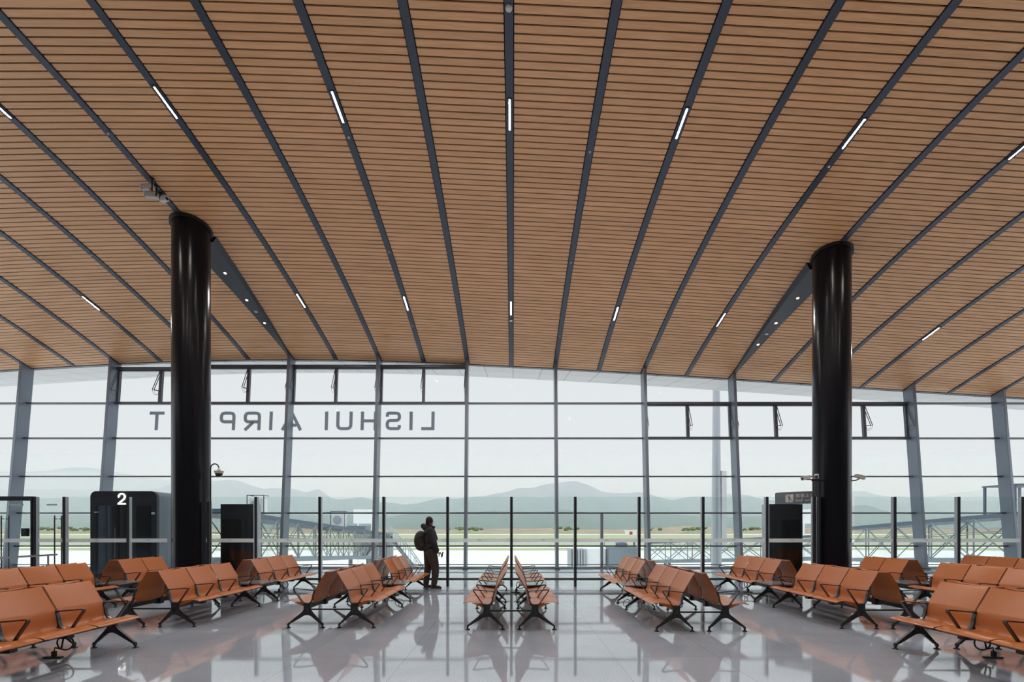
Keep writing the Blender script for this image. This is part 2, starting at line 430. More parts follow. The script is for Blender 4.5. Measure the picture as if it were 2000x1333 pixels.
# ------------------------------------------------------------------ glazed wall
LEAN = 0.083
YF = 17.30; YG = 17.74
TZ = [0.146, 0.8215, 2.03, 3.39, 4.825, 6.16]
wall = thing('wall_front', 'leaning glazed wall of dark mullions and clear panes', 'wall', kind='structure')
def yf(z): return YF+LEAN*z
def yg(z): return YG+LEAN*z
for x in MULX:
    zt = ceil(x, 17.95)+0.03
    m = MB(); w = 0.052
    ztb = ceil(x, 18.28)+0.1
    m.hexa([(x-w, yf(0), 0), (x+w, yf(0), 0), (x+w, yg(0)+0.03, 0), (x-w, yg(0)+0.03, 0)],
           [(x-w, yf(zt), zt), (x+w, yf(zt), zt), (x+w, yg(zt)+0.03, zt-0.06), (x-w, yg(zt)+0.03, zt-0.06)])
    m.obj('mullion', M['frame'], wall, bevel=0.006)
    b = MB(); b.box(x-0.09, x+0.09, YF-0.05, YF+0.18, 0, 0.05); b.obj('mullion_base', M['frame2'], wall, bevel=0.008)
WL = [(-14.96, -11.65), (-11.65, -8.34), (-8.34, -5.03), (-5.03, -1.72)]
def inband(xm, z, right):
    return (4.9 < xm < 14.83) if right else (-14.96 < xm < -1.72)
def trans(x0, x1, z, hh=0.026, dp=0.17):
    m = MB(); y = yg(z)
    m.box(x0+0.052, x1-0.052, y-dp, y-dp+0.10, z-hh, z+hh)
    m.box(x0+0.052, x1-0.052, y-dp+0.10, y+0.05, z-hh*0.55, z+hh*0.55)
    return m.obj('transom', M['frame2'], wall)
wn = 0
for x0, x1 in zip(MULX, MULX[1:]):
    xm = (x0+x1)/2
    left = -14.9 < xm < -1.8; right = 4.9 < xm < 14.83
    for z in TZ:
        big = (left and z == 6.16) or (right and z in (4.825, 6.16))
        trans(x0, x1, z, 0.045 if big else (0.014 if z == 0.146 else 0.026))
    zr = [0.02]+TZ[1:]
    if left: trans(x0, x1, 7.59 if xm > -13 else 7.50, 0.05); zr = zr+[7.59 if xm > -13 else 7.50]
    ztop = min(ceil(x0, 18.3), ceil(x1, 18.3))
    cells = list(zip(zr, zr[1:]))
    for a, b in cells:
        iswin = (left and a == 6.16) or (right and abs(a-4.825) < .01)
        if iswin: continue
        m = MB(); g = 0.012
        m.hexa([(x0+.05, yg(a), a), (x1-.05, yg(a), a), (x1-.05, yg(a)+g, a), (x0+.05, yg(a)+g, a)],
               [(x0+.05, yg(b), b), (x1-.05, yg(b), b), (x1-.05, yg(b)+g, b), (x0+.05, yg(b)+g, b)])
        m.obj('glass_pane', M['glass'], wall)
    a = zr[-1]; g = 0.012
    za, zb = ceil(x0, 18.36)-0.0, ceil(x1, 18.36)-0.0
    m = MB()
    m.hexa([(x0+.05, yg(a), a), (x1-.05, yg(a), a), (x1-.05, yg(a)+g, a), (x0+.05, yg(a)+g, a)],
           [(x0+.05, yg(za), za), (x1-.05, yg(zb), zb), (x1-.05, yg(zb)+g, zb), (x0+.05, yg(za)+g, za)])
    m.obj('glass_pane', M['glass'], wall)
    # opening top lights
    if left or right:
        z0, z1 = (6.16, zr[-1]) if left else (4.825, 6.16)
        for k in range(2):
            wn += 1
            xa = x0+0.052+k*(x1-x0-0.104)/2; xb = xa+(x1-x0-0.104)/2
            bayn = round((xm+13.3)/3.31) if left else round((xm-6.55)/3.31)
            side = 'left' if k == 0 else 'right'
            ords = ['first', 'second', 'third', 'fourth']
            lab = '%s top-hung opening window of the %s windowed bay, %s' % (side, ords[bayn], 'high row at left' if left else 'lower row at right')
            w_ = thing('window_%d' % wn, lab, 'window', (xa, yg(z0), z0), kind='structure')
            W = xb-xa; H = z1-z0
            def P(x, z, dy=0): return (x, LEAN*z+dy, z)
            fr = MB(); t = 0.05
            def bar(xx0, xx1, zz0, zz1):
                fr.hexa([P(xx0, zz0, -.09), P(xx1, zz0, -.09), P(xx1, zz0, .02), P(xx0, zz0, .02)],
                        [P(xx0, zz1, -.09), P(xx1, zz1, -.09), P(xx1, zz1, .02), P(xx0, zz1, .02)])
            bar(0, t, 0.03, H-.03); bar(W-t, W, 0.03, H-.03); bar(t, W-t, .03, .03+t*.8); bar(t, W-t, H-.03-t*1.1, H-.03)
            fr.obj('window_frame', M['frame2'], w_)
            pn = MB()
            pn.hexa([P(t, .06), P(W-t, .06), P(W-t, .06, .012), P(t, .06, .012)], [P(t, H-.06), P(W-t, H-.06), P(W-t, H-.06, .012), P(t, H-.06, .012)])
            pn.obj('window_pane', M['glass'], w_)
            for xs in (0.035, W-0.035):
                st = MB()
                st.tube([P(xs, H-.10, -.10), P(xs, H-.90, -.42)], 0.013, 8)
                st.tube([P(xs, H-.90, -.42), P(xs, H-.86, -.08)], 0.012, 8)
                st.tube([P(xs, H-.90-.0, -.42), P(xs, H-1.0, -.38), P(xs, H-1.06, -.26), P(xs, H-1.0, -.14), P(xs, H-.9, -.10)], 0.005, 6)
                st.obj('stay_arm', M['frame2'], w_)
# extra half-bay mullion in the lowest right-hand panes
m = MB(); xh = (1.59+4.9)/2
m.box(xh-0.045, xh+0.045, YG-0.12, YG+0.03, 0.03, 2.0); m.obj('mullion', M['frame'], wall)
sill = MB(); sill.box(-22, 25, YG-0.02, YG+0.3, -0.3, 0.05); sill.obj('sill', M['alu'], wall)

# white panelled canopy outside the glass
cn = MB(); nseg = 28
xs_ = [-24+i*50/nseg for i in range(nseg+1)]
v = []; f = []
for x in xs_:
    z = ceil(x, 18.36)+0.0
    v += [(x, 18.42, z), (x, 21.3, z+0.49), (x, 21.3, z+0.62), (x, 18.42, z+0.3)]
for i in range(nseg):
    a = 4*i
    for k in range(4): f.append((a+k, a+4+k, a+4+(k+1) % 4, a+(k+1) % 4))
cn.add(v, f)
struct(cn.obj('canopy', M['soffit']), 'white panelled canopy soffit outside above the glazed wall', 'canopy')

# ------------------------------------------------------------------ mirrored lettering on the glass
def glyph(ch, w):
    """strokes (paths, closed?) in a w x 1 box"""
    s = 0.17; a = s/2; r = 0.22; W = w-a; T = 1-a
    if ch == 'I': return [([(w/2, 0), (w/2, 1)], 0)]
    if ch == 'L': return [([(a, 1), (a, a), (w, a)], 0)]
    if ch == 'T': return [([(0, T), (w, T)], 0), ([(w/2, 1-s), (w/2, 0)], 0)]
    if ch == 'H': return [([(a, 0), (a, 1)], 0), ([(W, 0), (W, 1)], 0), ([(s, .5), (w-s, .5)], 0)]
    if ch == 'A': return [([(a*1.1, 0), (w/2, T+.02), (w-a*1.1, 0)], 0), ([(.28*w, .27), (.72*w, .27)], 0)]
    if ch == 'U': return [(rect_path([(a, 1), (a, a), (W, a), (W, 1)], r), 0)]
    if ch == 'S': return [(rect_path([(W, .72), (W, T), (a, T), (a, .52), (W, .52), (W, a), (a, a), (a, .28)], .2), 0)]
    if ch == 'O': return [(rect_path([(w/2, T), (a, T), (a, a), (W, a), (W, T), (w/2, T)], r), 0)]
    if ch == 'P': return [(rect_path([(a, 0), (a, T-.0), (W, T), (W, .45), (s, .45)], r*0.9), 0)]
    if ch == 'R': return [(rect_path([(a, 0), (a, T), (W, T), (W, .45), (s, .45)], r*0.9), 0), ([(.45*w, .42), (W, 0)], 0)]
LET = [('L', 822, 848), ('I', 799, 805), ('S', 752, 782), ('H', 703, 735), ('U', 655, 687), ('I', 632, 639), ('A', 546, 589),
       ('I', 523, 530), ('R', 473, 507), ('P', 426, 457), ('O', 377, 409), ('R', 331, 361), ('T', 288, 317)]
ls = thing('airport_lettering', 'grey back-to-front LISHUI AIRPORT lettering outside the glass', 'lettering', (0, 18.26, 5.19))
for ch, xa, xb in LET:
    k = 18.26/F; X1 = (xb-1002)*k; wd = (xb-xa)*k; H = 0.725
    m = MB()
    for path, cl in glyph(ch, wd/H if ch != 'I' else 0.17):
        m.ribbon([(-p[0]*H, p[1]*H) for p in path], 0.17*H, 0, 0.004)
    o = m.obj('letter', M['letter'], ls)
    o.location = (X1, 0.06, 0); o.rotation_euler = (-math.atan(LEAN), 0, 0)

# ------------------------------------------------------------------ columns and wedge beams
for ci, cx in enumerate(COLX):
    side = 'left' if cx < 0 else 'right'
    t = thing('column', 'tall glossy black round column on the %s of the hall' % side, 'column', (cx, 12.47, 0), group=None)
    m = MB(); R = 0.43; seg = 64
    v = []; f = []
    for k in range(seg):
        a = 2*PI*k/seg; x = R*math.cos(a); y = R*math.sin(a)
        v += [(x, y, 0), (x, y, ceil(cx+x, 12.47+y)-0.02)]
    for k in range(seg): f.append((2*k, 2*((k+1) % seg), 2*((k+1) % seg)+1, 2*k+1))
    m.add(v, f, 0, True); m.obj('shaft', M['column'], t)
    m = MB(); v = []; f = []
    for k in range(seg):
        a = 2*PI*k/seg
        for R2, dz in ((0.432, -0.075), (0.475, -0.075), (0.475, 0.0), (0.432, 0.0)):
            x = R2*math.cos(a); y = R2*math.sin(a); v.append((x, y, ceil(cx+x, 12.47+y)+dz-0.005))
    for k in range(seg):
        for q in range(4): f.append((4*k+q, 4*((k+1) % seg)+q, 4*((k+1) % seg)+(q+1) % 4, 4*k+(q+1) % 4))
    m.add(v, f, 0, False); m.obj('collar', M['collar'], t)
    m = MB(); m.lathe([(0.455, 0), (0.455, 0.05), (0.44, 0.06)], seg=48); m.obj('base_ring', M['collar'], t)
    # wedge-shaped beam, wide at the column and narrow at the glass
    m = MB(); v = []; f = []; n = 16; mx = min(MULX, key=lambda q: abs(q-cx))
    for j in range(n+1):
        y = 12.80+(17.92-12.80)*j/n; q = j/n
        xc = cx+(mx-cx)*q; hw = 0.45*(1-q)+0.055*q; dz = 0.10*(1-q)+0.05
        v += [(xc-hw, y, ceil(xc-hw, y)-.005), (xc-hw*.80, y, ceil(xc, y)-dz), (xc+hw*.80, y, ceil(xc, y)-dz), (xc+hw, y, ceil(xc+hw, y)-.005)]
    for j in range(n):
        for q in range(3): f.append((4*j+q, 4*j+4+q, 4*j+5+q, 4*j+1+q))
    f += [(0, 1, 2, 3), (4*n+3, 4*n+2, 4*n+1, 4*n)]
    m.add(v, f)
    bm_ = tag(m.obj('wedge_beam', M['beam']), 'dark wedge-shaped ceiling beam running from the %s column to the glass' % side, 'beam')
    for q, y in enumerate((13.95, 15.1, 16.2)):
        fr_ = (y-12.8)/5.12; xc = cx+(mx-cx)*fr_; z = ceil(xc, y)-(0.10*(1-fr_)+0.05)
        d = thing('downlight', 'small warm downlight in the %s wedge beam, %s' % (side, ('nearest the column', 'middle one', 'nearest the glass')[q]), 'downlight', (xc, y, z), group='downlights in the wedge beams')
        tl = Matrix.Rotation(math.atan(0.0224*(y-4.5))*-1, 4, 'X')
        m = MB(); m.lathe([(0.05, -0.012), (0.055, 0.0), (0.055, 0.01)], seg=20, mtx=tl); m.obj('trim_ring', M['steel'], d)
        m = MB(); m.lathe([(0.034, -0.018), (0.036, -0.0125)], seg=16, mtx=tl); m.obj('lamp', M['lamp2'], d)
    y = 15.65; fr_ = (y-12.8)/5.12; xc = cx+(mx-cx)*fr_
    m = MB(); m.lathe([(0.045, -0.02), (0.06, 0.0), (0.06, 0.012)], seg=20)
    o = m.obj('ceiling_speaker', M['camwhite']); o.location = (xc, y, ceil(xc, y)-(0.10*(1-fr_)+0.05))
    tag(o, 'small round grey speaker in the %s wedge beam' % side, 'speaker')

# ------------------------------------------------------------------ linear lamps on the ribs
def lin(x, y, label, group, em='lamp'):
    z = ceil(x, y)-0.02
    t = thing('linear_light', label, 'light', (x, y, z), group=group)
    sl = -0.0224*max(0, y-4.5); rot = Matrix.Rotation(math.atan(sl), 4, 'X')
    m = MB()
    for sx in (-1, 1): m.box(min(sx*.0135, sx*.045), max(sx*.0135, sx*.045), -0.31, 0.31, -0.014, 0.004, mtx=rot)
    m.box(-.045, .045, -.33, -.31, -.014, .004, mtx=rot); m.box(-.045, .045, .31, .33, -.014, .004, mtx=rot); m.obj('housing', M['rib'], t)
    m = MB(); m.box(-0.013, 0.013, -0.305, 0.305, -0.008, -0.003, mtx=rot); m.obj('diffuser', M[em], t)
n1 = ['leftmost, cut by the frame edge', 'second from left', 'third from left', 'on the middle rib', 'third from right', 'second from right', 'rightmost, cut by the frame edge']
for k, x in enumerate([-9.995, -6.685, -3.375, -0.065, 3.245, 6.555, 9.865]):
    lin(x, 9.31-0.0*k, 'bright linear ceiling light of the near row, '+n1[k], 'near row of linear lights')
n2 = ['leftmost, beyond the left column', 'second from left', 'third from left', 'on the middle rib', 'third from right', 'second from right', 'rightmost, beyond the right column']
for k, x in enumerate([-13.305, -6.685, -3.375, -0.065, 3.245, 6.555, 13.175]):
    lin(x, 15.24, 'thin linear ceiling light of the far row, '+n2[k], 'far row of linear lights')
for Y_ in (3.38,):  # unseen row added at the same rib spacing to brighten the interior
    for k in range(-6, 7, 1):
        if k % 2 == 0: lin(-0.065+1.655*k, Y_, 'added unseen linear ceiling light overhead above the top frame edge', 'added linear lights overhead')
for (px, py, X, big) in [(1001, 13, -0.065, 1), (683, 266, -3.375, 0), (1165, 294, 1.59, 0), (228, 258, -8.34, 0), (1621, 323, 6.555, 0),
                         (998, 625, -0.065, 1), (759, 490, -3.375, 0), (1121, 511, 1.59, 0), (805, 635, -3.375, 0), (1094, 655, 1.59, 0), (61, 496, -11.65, 0), (1823, 556, 9.865, 0), (1665, 690, 9.865, 0), (234, 635, -13.305, 0), (1998, 72, 8.21, 1)]:
    # distance along the rib where the fitting sits
    lo, hi = 4.6, 18.2; tt = (1031-py)/F
    for _ in range(40):
        mid = (lo+hi)/2
        if (ceil(X, mid)-1.5)/mid > tt: lo = mid
        else: hi = mid
    y = (lo+hi)/2; r = 0.05 if big else 0.022
    m = MB(); m.lathe([(r*.7, -0.03), (r, -0.02), (r*1.1, 0)], seg=20)
    o = m.obj('smoke_detector' if big else 'sprinkler_head', M['camwhite']); o.location = (X, y, ceil(X, y)-0.02)
    rk = round((X+.065)/1.655); od = ['', 'first', 'second', 'third', 'fourth', 'fifth', 'sixth', 'seventh', 'eighth'][abs(rk)]
    tag(o, '%s on the %s, %s' % ('round pale detector' if big else 'tiny pale fitting', 'middle ceiling rib' if rk == 0 else '%s rib %s of middle' % (od, 'left' if rk < 0 else 'right'),
        'near the top frame edge' if y < 9 else ('beyond the near lamps' if y < 12 else ('halfway to the glass' if y < 15.3 else 'close to the glass'))), 'ceiling fitting', 'small fittings on the ceiling ribs')

# ------------------------------------------------------------------ benches
UP = [(.355,.384),(.345,.394),(.31,.404),(.26,.411),(.21,.409),(.15,.398),(.09,.385),(.03,.376),(-.02,.373),(-.055,.378)]
BP = [(-.055,.378),(-.072,.392),(-.082,.42),(-.087,.46),(-.091,.50),(-.098,.54),(-.112,.585),(-.118,.595),(-.142,.636),(-.172,.686),(-.205,.741),(-.235,.791),(-.262,.836),(-.268,.842)]
def shell(prof, wfun, th=0.017, nz=8, dish=0.0):
    m = MB(); n = len(prof); v = []; f = []
    for side in (0, 1):
        for i, (u, z) in enumerate(prof):
            a = Vector(prof[max(i-1, 0)]); b = Vector(prof[min(i+1, n-1)]); d = (b-a).normalized(); nn = Vector((-d.y, d.x))
            # nn points away from the sitter
            if nn.y > 0 and abs(nn.y) > abs(nn.x): nn = -nn
            if abs(nn.x) >= abs(nn.y) and nn.x > 0: nn = -nn
            for k in range(nz+1):
                w = wfun(i/(n-1)); y = -w+2*w*k/nz
                ds = dish*(1-(2*k/nz-1)**2)
                tt = th*side*(0.35 if k in (0, nz) else 1)
                v.append((u+nn.x*(tt+ds), y, z+nn.y*(tt+ds)))
    N = n*(nz+1)
    for i in range(n-1):
        for k in range(nz):
            a = i*(nz+1)+k
            f.append((a, a+1, a+nz+2, a+nz+1)); f.append((N+a, N+a+nz+1, N+a+nz+2, N+a+1))
    for i in range(n-1):
        for k in (0, nz):
            a = i*(nz+1)+k; f.append((a, a+nz+1, N+a+nz+1, N+a))
    for k in range(nz):
        for i in (0, n-1):
            a = i*(nz+1)+k; f.append((a, N+a, N+a+1, a+1))
    m.add(v, f, 0, True)
    return m
sm_ = shell(UP, lambda t: 0.300, 0.018)
for sy in (-1, 1):
    sm_.prism([(.24, .392), (.10, .335), (.05, .312), (-.03, .312), (-.06, .37), (0, .365), (.1, .377)], sy*0.288-0.007, sy*0.288+0.007, 'y', 1)
SEAT = sm_.mesh('seat', [M['orange'], M['orange2']])
bm1 = shell(BP, lambda t: 0.300 if t > 0.12 else 0.27, 0.017, dish=0.012)
BACK = bm1.mesh('backrest', [M['orange'], M['orange2']])
for me_ in (SEAT, BACK):
    for p in me_.polygons: pass
# leg frame
lo_ = [(-.052,.372),(-.047,.31),(-.050,.265),(-.075,.232),(-.208,.082),(-.236,.066),(-.238,.03),(-.216,.03),(-.214,.055),(-.190,.066),(-.055,.178),(-.02,.192),
       (.02,.192),(.055,.180),(.245,.066),(.272,.056),(.274,.03),(.297,.03),(.296,.066),(.268,.084),(.085,.232),(.055,.265),(.050,.31),(.056,.372)]
lm = MB(); lm.prism(lo_, -0.024, 0.024, 'y')
LEGM = lm.mesh('leg', M['cast'], bevel=0.006)
fm = MB(); fm.lathe([(0.034, 0), (0.034, 0.007), (0.014, 0.018), (0.011, 0.034)], 0, 0, 0, 20)
FOOT = fm.mesh('foot_pad', M['cast'])
bg = MB(); bg.box(-.016, .016, -0.0275, 0.0275, .235, .305); BADGE = bg.mesh('leg_cap', M['black'], bevel=0.003)
am = MB()
am.ribbon(rect_path([(-.105, .563), (.215, .590), (.050, .355)], 0.035, 6), 0.013, -0.021, 0.021)
am.ribbon([(-.112,.572),(-.100,.54),(-.089,.50),(-.082,.46),(-.072,.42),(-.055,.385),(-.02,.362),(.050,.357)], 0.017, -0.021, 0.021)
ARM = am.mesh('armrest', M['arm'], bevel=0.003)
tm = MB(); tm.box(-.21, .31, -.325, .325, .412, .434); TABLE = tm.mesh('table_top', M['tabletop'], bevel=0.006)
tb = MB(); tb.box(-.12, .22, -.27, .27, .365, .412); TBOX = tb.mesh('table_tray', M['cast'], bevel=0.006)
br_ = MB(); br_.box(-.055, .055, -.045, .045, .262, .362); br_.box(-.03, .03, -.06, .06, .285, .345); BRK = br_.mesh('seat_bracket', M['cast'], bevel=0.005)
def block(name, label, cx, y0, far=3, group='orange back-to-back beam benches'):
    t = thing(name, label, 'bench', (cx, y0, 0), group=group)
    P = 0.6235
    for s in (1, -1):
        rz = 0 if s == 1 else PI; ux = 0.35*s
        legs = [0, 3*P, 3*P+.71, 3*P+.71+far*P]
        for y in legs:
            l = link('leg', LEGM, t, (ux, y, 0), rz)
            link('foot_pad', FOOT, l, (-.227, 0, 0)); link('foot_pad', FOOT, l, (.286, 0, 0)); link('leg_cap', BADGE, l)
        arms = [P*k for k in range(4)]+[3*P+.71+P*k for k in range(far+1)]
        for y in arms: link('armrest', ARM, t, (ux, y, 0), rz)
        sy = [P*(k+.5) for k in range(3)]+[3*P+.71+P*(k+.5) for k in range(far)]
        for y in sy:
            link('seat', SEAT, t, (ux, y, 0), rz); link('backrest', BACK, t, (ux, y, 0), rz)
        for y in [P, 2*P]+[3*P+.71+P*k for k in range(1, far)]: link('seat_bracket', BRK, t, (ux, y, 0), rz)
        b = MB(); b.box(-.028, .028, 0.0, legs[-1], .285, .345); o = b.obj('beam', M['cast'], t, bevel=0.006); o.location = (ux, 0, 0)
        tt = link('table', TABLE, t, (ux, 3*P+.355, 0), rz); link('table_tray', TBOX, tt)
    for y in (0.0, legs[-1]):
        b = MB(); b.tube([(-.33, y+0.03, .272), (.33, y+0.03, .272)], 0.012, 10); b.obj('cross_bar', M['cast'], t)
    return t
block('beam_bench', 'orange double-sided bench in the centre, seen end-on', -0.03, 7.09)
block('beam_bench', 'orange double-sided bench just left of the centre one, ending beside the standing person', -2.72, 7.22)
block('beam_bench', 'orange double-sided bench just right of the centre one', 2.71, 6.98)
block('beam_bench', 'orange double-sided bench second left of centre, in front of the dark display panel', -5.44, 7.28)
block('beam_bench', 'orange double-sided bench second right of centre, near the right column', 5.50, 7.15)
block('beam_bench', 'orange double-sided bench left of the left column, in front of the numbered gate', -8.11, 7.22, far=2)
block('beam_bench', 'orange double-sided bench whose far seats stand right of the right column', 8.17, 7.28, far=2)
block('beam_bench', 'orange double-sided bench farthest right, cut by the right frame edge', 10.90, 7.13)
block('beam_bench', 'nearest orange bench at the lower left, cut by the frame', -5.34, 6.02-4.45)
block('beam_bench', 'nearest orange bench at the lower right, cut by the frame', 5.35, 5.96-4.45)
# floor cables
for (x, y, s, lab) in [(-5.27, 5.55, 1, 'black looped power cable under the nearest left bench'), (5.52, 5.55, -1, 'black looped power cable under the nearest right bench'),
                       (0.07, 11.15, 1, 'black power cable between the far legs of the centre bench'), (-5.42, 11.2, 1, 'black looped cable under the far end of the second left bench'),
                       (5.45, 11.2, -1, 'black looped cable under the far end of the second right bench'), (-2.62, 10.7, 1, 'black looped cable under the bench beside the standing person'),
                       (2.62, 10.6, -1, 'black looped cable under the bench just right of the centre one')]:
    t = thing('power_cable', lab, 'cable', (x, y, 0), group='power cables under the benches')
    m = MB(); m.box(-.11, .09, -.03, .03, 0, .016); m.box(-.02, .02, -.02, .02, .016, .08); m.obj('floor_plate', M['rubber'], t, bevel=0.004)
    m = MB()
    pts = [(0, 0, .07), (s*.01, 0, .12)]
    for k in range(13):
        a = -PI/2+2*PI*k/12*0.92
        pts.append((s*(.10+.095*math.cos(a)), .03, .17+.085*math.sin(a)))
    pts += [(s*.10, .02, .28)]
    m.tube(pts, 0.009, 8); m.obj('hose', M['rubber'], t)

# ------------------------------------------------------------------ glass partition
YP = 12.30; PZ = 2.28
def post(parent, x, z1=PZ, y=YP):
    p = MB(); p.box(-.032, .032, -.05, -.03, 0, z1); o = p.obj('post', M['postdark'], parent, bevel=0.003); o.location = (x, y, 0)
    q = MB(); q.box(-.034, .034, -.03, -.004, 0, z1-.002); q.box(-.03, .03, -.004, .004, 0, z1-.002); q.box(-.034, .034, .004, .055, 0, z1-.002)
    q.obj('side_profile', M['alu'], o)
def panel(parent, x0, x1, z0=0.012, y=YP, band=True):
    g = MB(); g.box(x0, x1, -.005, .005, z0, PZ-.004); o = g.obj('glass_panel', M['pglass'], parent); o.location = (0, y, 0)
    if band:
        b = MB(); b.box(x0+.005, x1-.005, -.0075, -.006, 1.12, 1.218); bb = b.obj('frosted_band', M['frost'], o)
        xm = (x0+x1)/2
        k = MB(); k.prism([(xm-.055, 1.185), (xm-.03, 1.196), (xm+.0, 1.193), (xm+.035, 1.178), (xm+.05, 1.160), (xm+.02, 1.172), (xm-.02, 1.180)], -.0095, -.008, 'y')
        k.obj('band_mark', M['mark'], bb)
def brail(parent, x0, x1, y=YP):
    r = MB(); r.box(x0, x1, -.03, .03, .155, .215); o = r.obj('bottom_rail', M['rail'], parent, bevel=.004); o.location = (0, y, 0)
PX = lambda k: -0.04+1.622*k
mid = thing('glass_partition', 'frameless glass partition with frosted band between the two columns', 'partition', (0, 0, 0))
lst = [PX(k) for k in range(-4, 5)]
for x in lst: post(mid, x)
xs = [-7.84]+lst+[7.76]
post(mid, -7.70, 2.15, 12.25); post(mid, 7.60, 2.28, 12.22); post(mid, 7.72, 2.28, 12.25)
for a, b in zip(xs, xs[1:]): panel(mid, a+.03, b-.03); brail(mid, a+.03, b-.03)
rt = thing('glass_partition', 'glass partition with frosted band to the right of the right column', 'partition')
lst = [PX(k) for k in range(6, 11)]
for x in lst: post(rt, x)
xs = [8.67]+lst
for a, b in zip(xs, xs[1:]): panel(rt, a+.03, b-.03); brail(rt, a+.03, b-.03)
lf = thing('glass_partition', 'glass partition with frosted band to the left of the left column', 'partition')
lst = [PX(-6), PX(-7), -12.14, -14.3, -15.9, -17.5]
for x in lst: post(lf, x)
for a, b in [(PX(-6), -8.76), (PX(-7), PX(-6)), (-15.9, -14.3), (-17.5, -15.9)]: panel(lf, a+.03, b-.03); brail(lf, a+.03, b-.03)
# glass doors at the far left
def door(name, label, x0, x1, hx, closer=True):
    t = thing(name, label, 'door', (x0, YP, 0), kind='structure')
    w = x1-x0
    m = MB(); m.box(0.01, w-.01, -.006, .006, 0.02, 2.25); lf_ = m.obj('door_leaf', M['pglass'], t)
    b = MB(); b.box(.02, w-.02, -.0085, -.007, 1.12, 1.218); b.obj('frosted_band', M['frost'], lf_)
    for sy in (-1, 1):
        hN = MB(); yy_ = sy*.07; xx = hx-x0+(0.045 if sy > 0 else 0)
        hN.tube([(xx, yy_, .35), (xx, yy_, 1.80)], 0.014, 10)
        for z in (.42, 1.72): hN.tube([(xx, 0, z), (xx, yy_, z)], 0.009, 8)
        hN.obj('pull_handle', M['bronze'], lf_)
    if closer:
        c = MB(); c.box(w*.42, w*.75, -.05, -.008, 2.06, 2.10); c.obj('door_closer', M['alu'], lf_)
    return t
door('door_1', 'frameless glass door leaf beside the numbered gate, with tall bronze pulls', -12.10, -11.43, -11.60)
d2 = door('door_2', 'dark-framed glass door at the far left frame edge', -13.2, -12.20, -12.95)
m = MB(); m.box(-1.0, 1.02, -.06, .06, 2.18, 2.29); m.box(.965, 1.0, -.05, .05, 0, 2.2); m.obj('door_frame', M['portal'], d2)
m = MB(); m.box(.80, .93, -.12, -.03, 1.28, 1.48); m.obj('access_reader', M['portal'], d2)
m = MB(); m.box(-.98, -.02, -.006, .006, .02, 2.18); m.obj('door_leaf', M['pglass'], d2)
# stainless guard rail behind the left bench
t = thing('handrail', 'stainless handrail beyond the far-left bench, by the glass door', 'handrail', (-10.10, 8.2, 0))
m = MB(); m.tube([(0, 0, .90), (0, 2.5, .90)], 0.02, 12); m.obj('top_rail', M['steel'], t)
m = MB(); m.tube([(0, 0, .45), (0, 2.5, .45)], 0.012, 10); m.obj('lower_rail', M['steel'], t)
for y in (0.1, 1.2, 2.3):
    m = MB(); m.tube([(0, y, 0), (0, y, .89)], 0.018, 10); m.obj('rail_post', M['steel'], t)

# ------------------------------------------------------------------ gate portal "2"
GX0, GX1, GY, GD, GH = -11.72, -9.88, 13.40, 2.0, 2.51
t = thing('gate_portal', 'dark rounded boarding gate housing with a lit white numeral 2', 'gate', ((GX0+GX1)/2, GY, 0))
W = GX1-GX0
def arch(w, hh, r):
    pts = [(-w/2, 0), (-w/2, hh-r)]
    for k in range(1, 9):
        a = PI-PI/2*k/8; pts.append((-w/2+r+r*math.cos(a), hh-r+r*math.sin(a)))
    for k in range(0, 9):
        a = PI/2-PI/2*k/8; pts.append((w/2-r+r*math.cos(a), hh-r+r*math.sin(a)))
    pts.append((w/2, 0)); return pts
def archshell(y0, y1, w, hh, r, th, name, mt, hd=None):
    o_ = arch(w, hh, r); i_ = arch(w-2*th, hh-(hd or th), max(r-th, .02)); n = len(o_)
    m = MB(); v = [(a, y0, b) for a, b in o_]+[(a, y0, b) for a, b in i_]+[(a, y1, b) for a, b in o_]+[(a, y1, b) for a, b in i_]
    f = []
    for k in range(n-1):
        f += [(k, k+1, n+k+1, n+k), (2*n+k, 3*n+k, 3*n+k+1, 2*n+k+1), (k, 2*n+k, 2*n+k+1, k+1), (n+k, n+k+1, 3*n+k+1, 3*n+k)]
    f += [(0, n, 3*n, 2*n), (n-1, 3*n-1, 4*n-1, 2*n-1)]
    m.add(v, f); return m.obj(name, mt, t)
archshell(0, .10, W, GH, .16, .15, 'front_frame', M['portal'], .40)
archshell(.101, GD, W-.006, GH-.003, .16, .03, 'shell', M['portalside'])
m = MB(); m.box(-W/2+.15, W/2-.15, .03, .045, 0.01, GH-.40); m.obj('front_glass', M['dglass'], t)
m = MB(); m.box(-.12, -.04, .02, .09, 0, GH-.40); m.obj('glass_post', M['portal'], t)
m = MB(); m.tube([(-.20, -.03, .60), (-.20, -.03, 1.50)], .012, 8); m.tube([(-.20, .03, .7), (-.20, -.03, .7)], .008, 6); m.tube([(-.20, .03, 1.4), (-.20, -.03, 1.4)], .008, 6); m.obj('pull_handle', M['black'], t)
m = MB(); m.box(-W/2+.05, -.15, 1.4, 1.45, 0, GH-.1); m.obj('inner_panel', M['portalside'], t)
m = MB(); m.ball((W/2-.09, -.01, GH-.62), (.05, .04, .035)); m.box(-W/2+.13, -W/2+.22, -.03, 0, GH-.60, GH-.57); m.obj('sensor', M['camwhite'], t)
m = MB(); hN = .33; rN = .085
pts = [(.0-.085, .235)]
for k in range(11): a_ = PI*0.97-PI*1.17*k/10; pts.append((rN*math.cos(a_), hN-.028-rN+rN*math.sin(a_)))
pts += [(.03, .13), (-.085, .03), (-.088, .026)]
m.ribbon(pts, .038, -.02, 0); m.box(-.105, .108, -.02, 0, 0, .038)
o = m.obj('numeral', M['glow'], t); o.location = (-.03, -.012, 2.135)
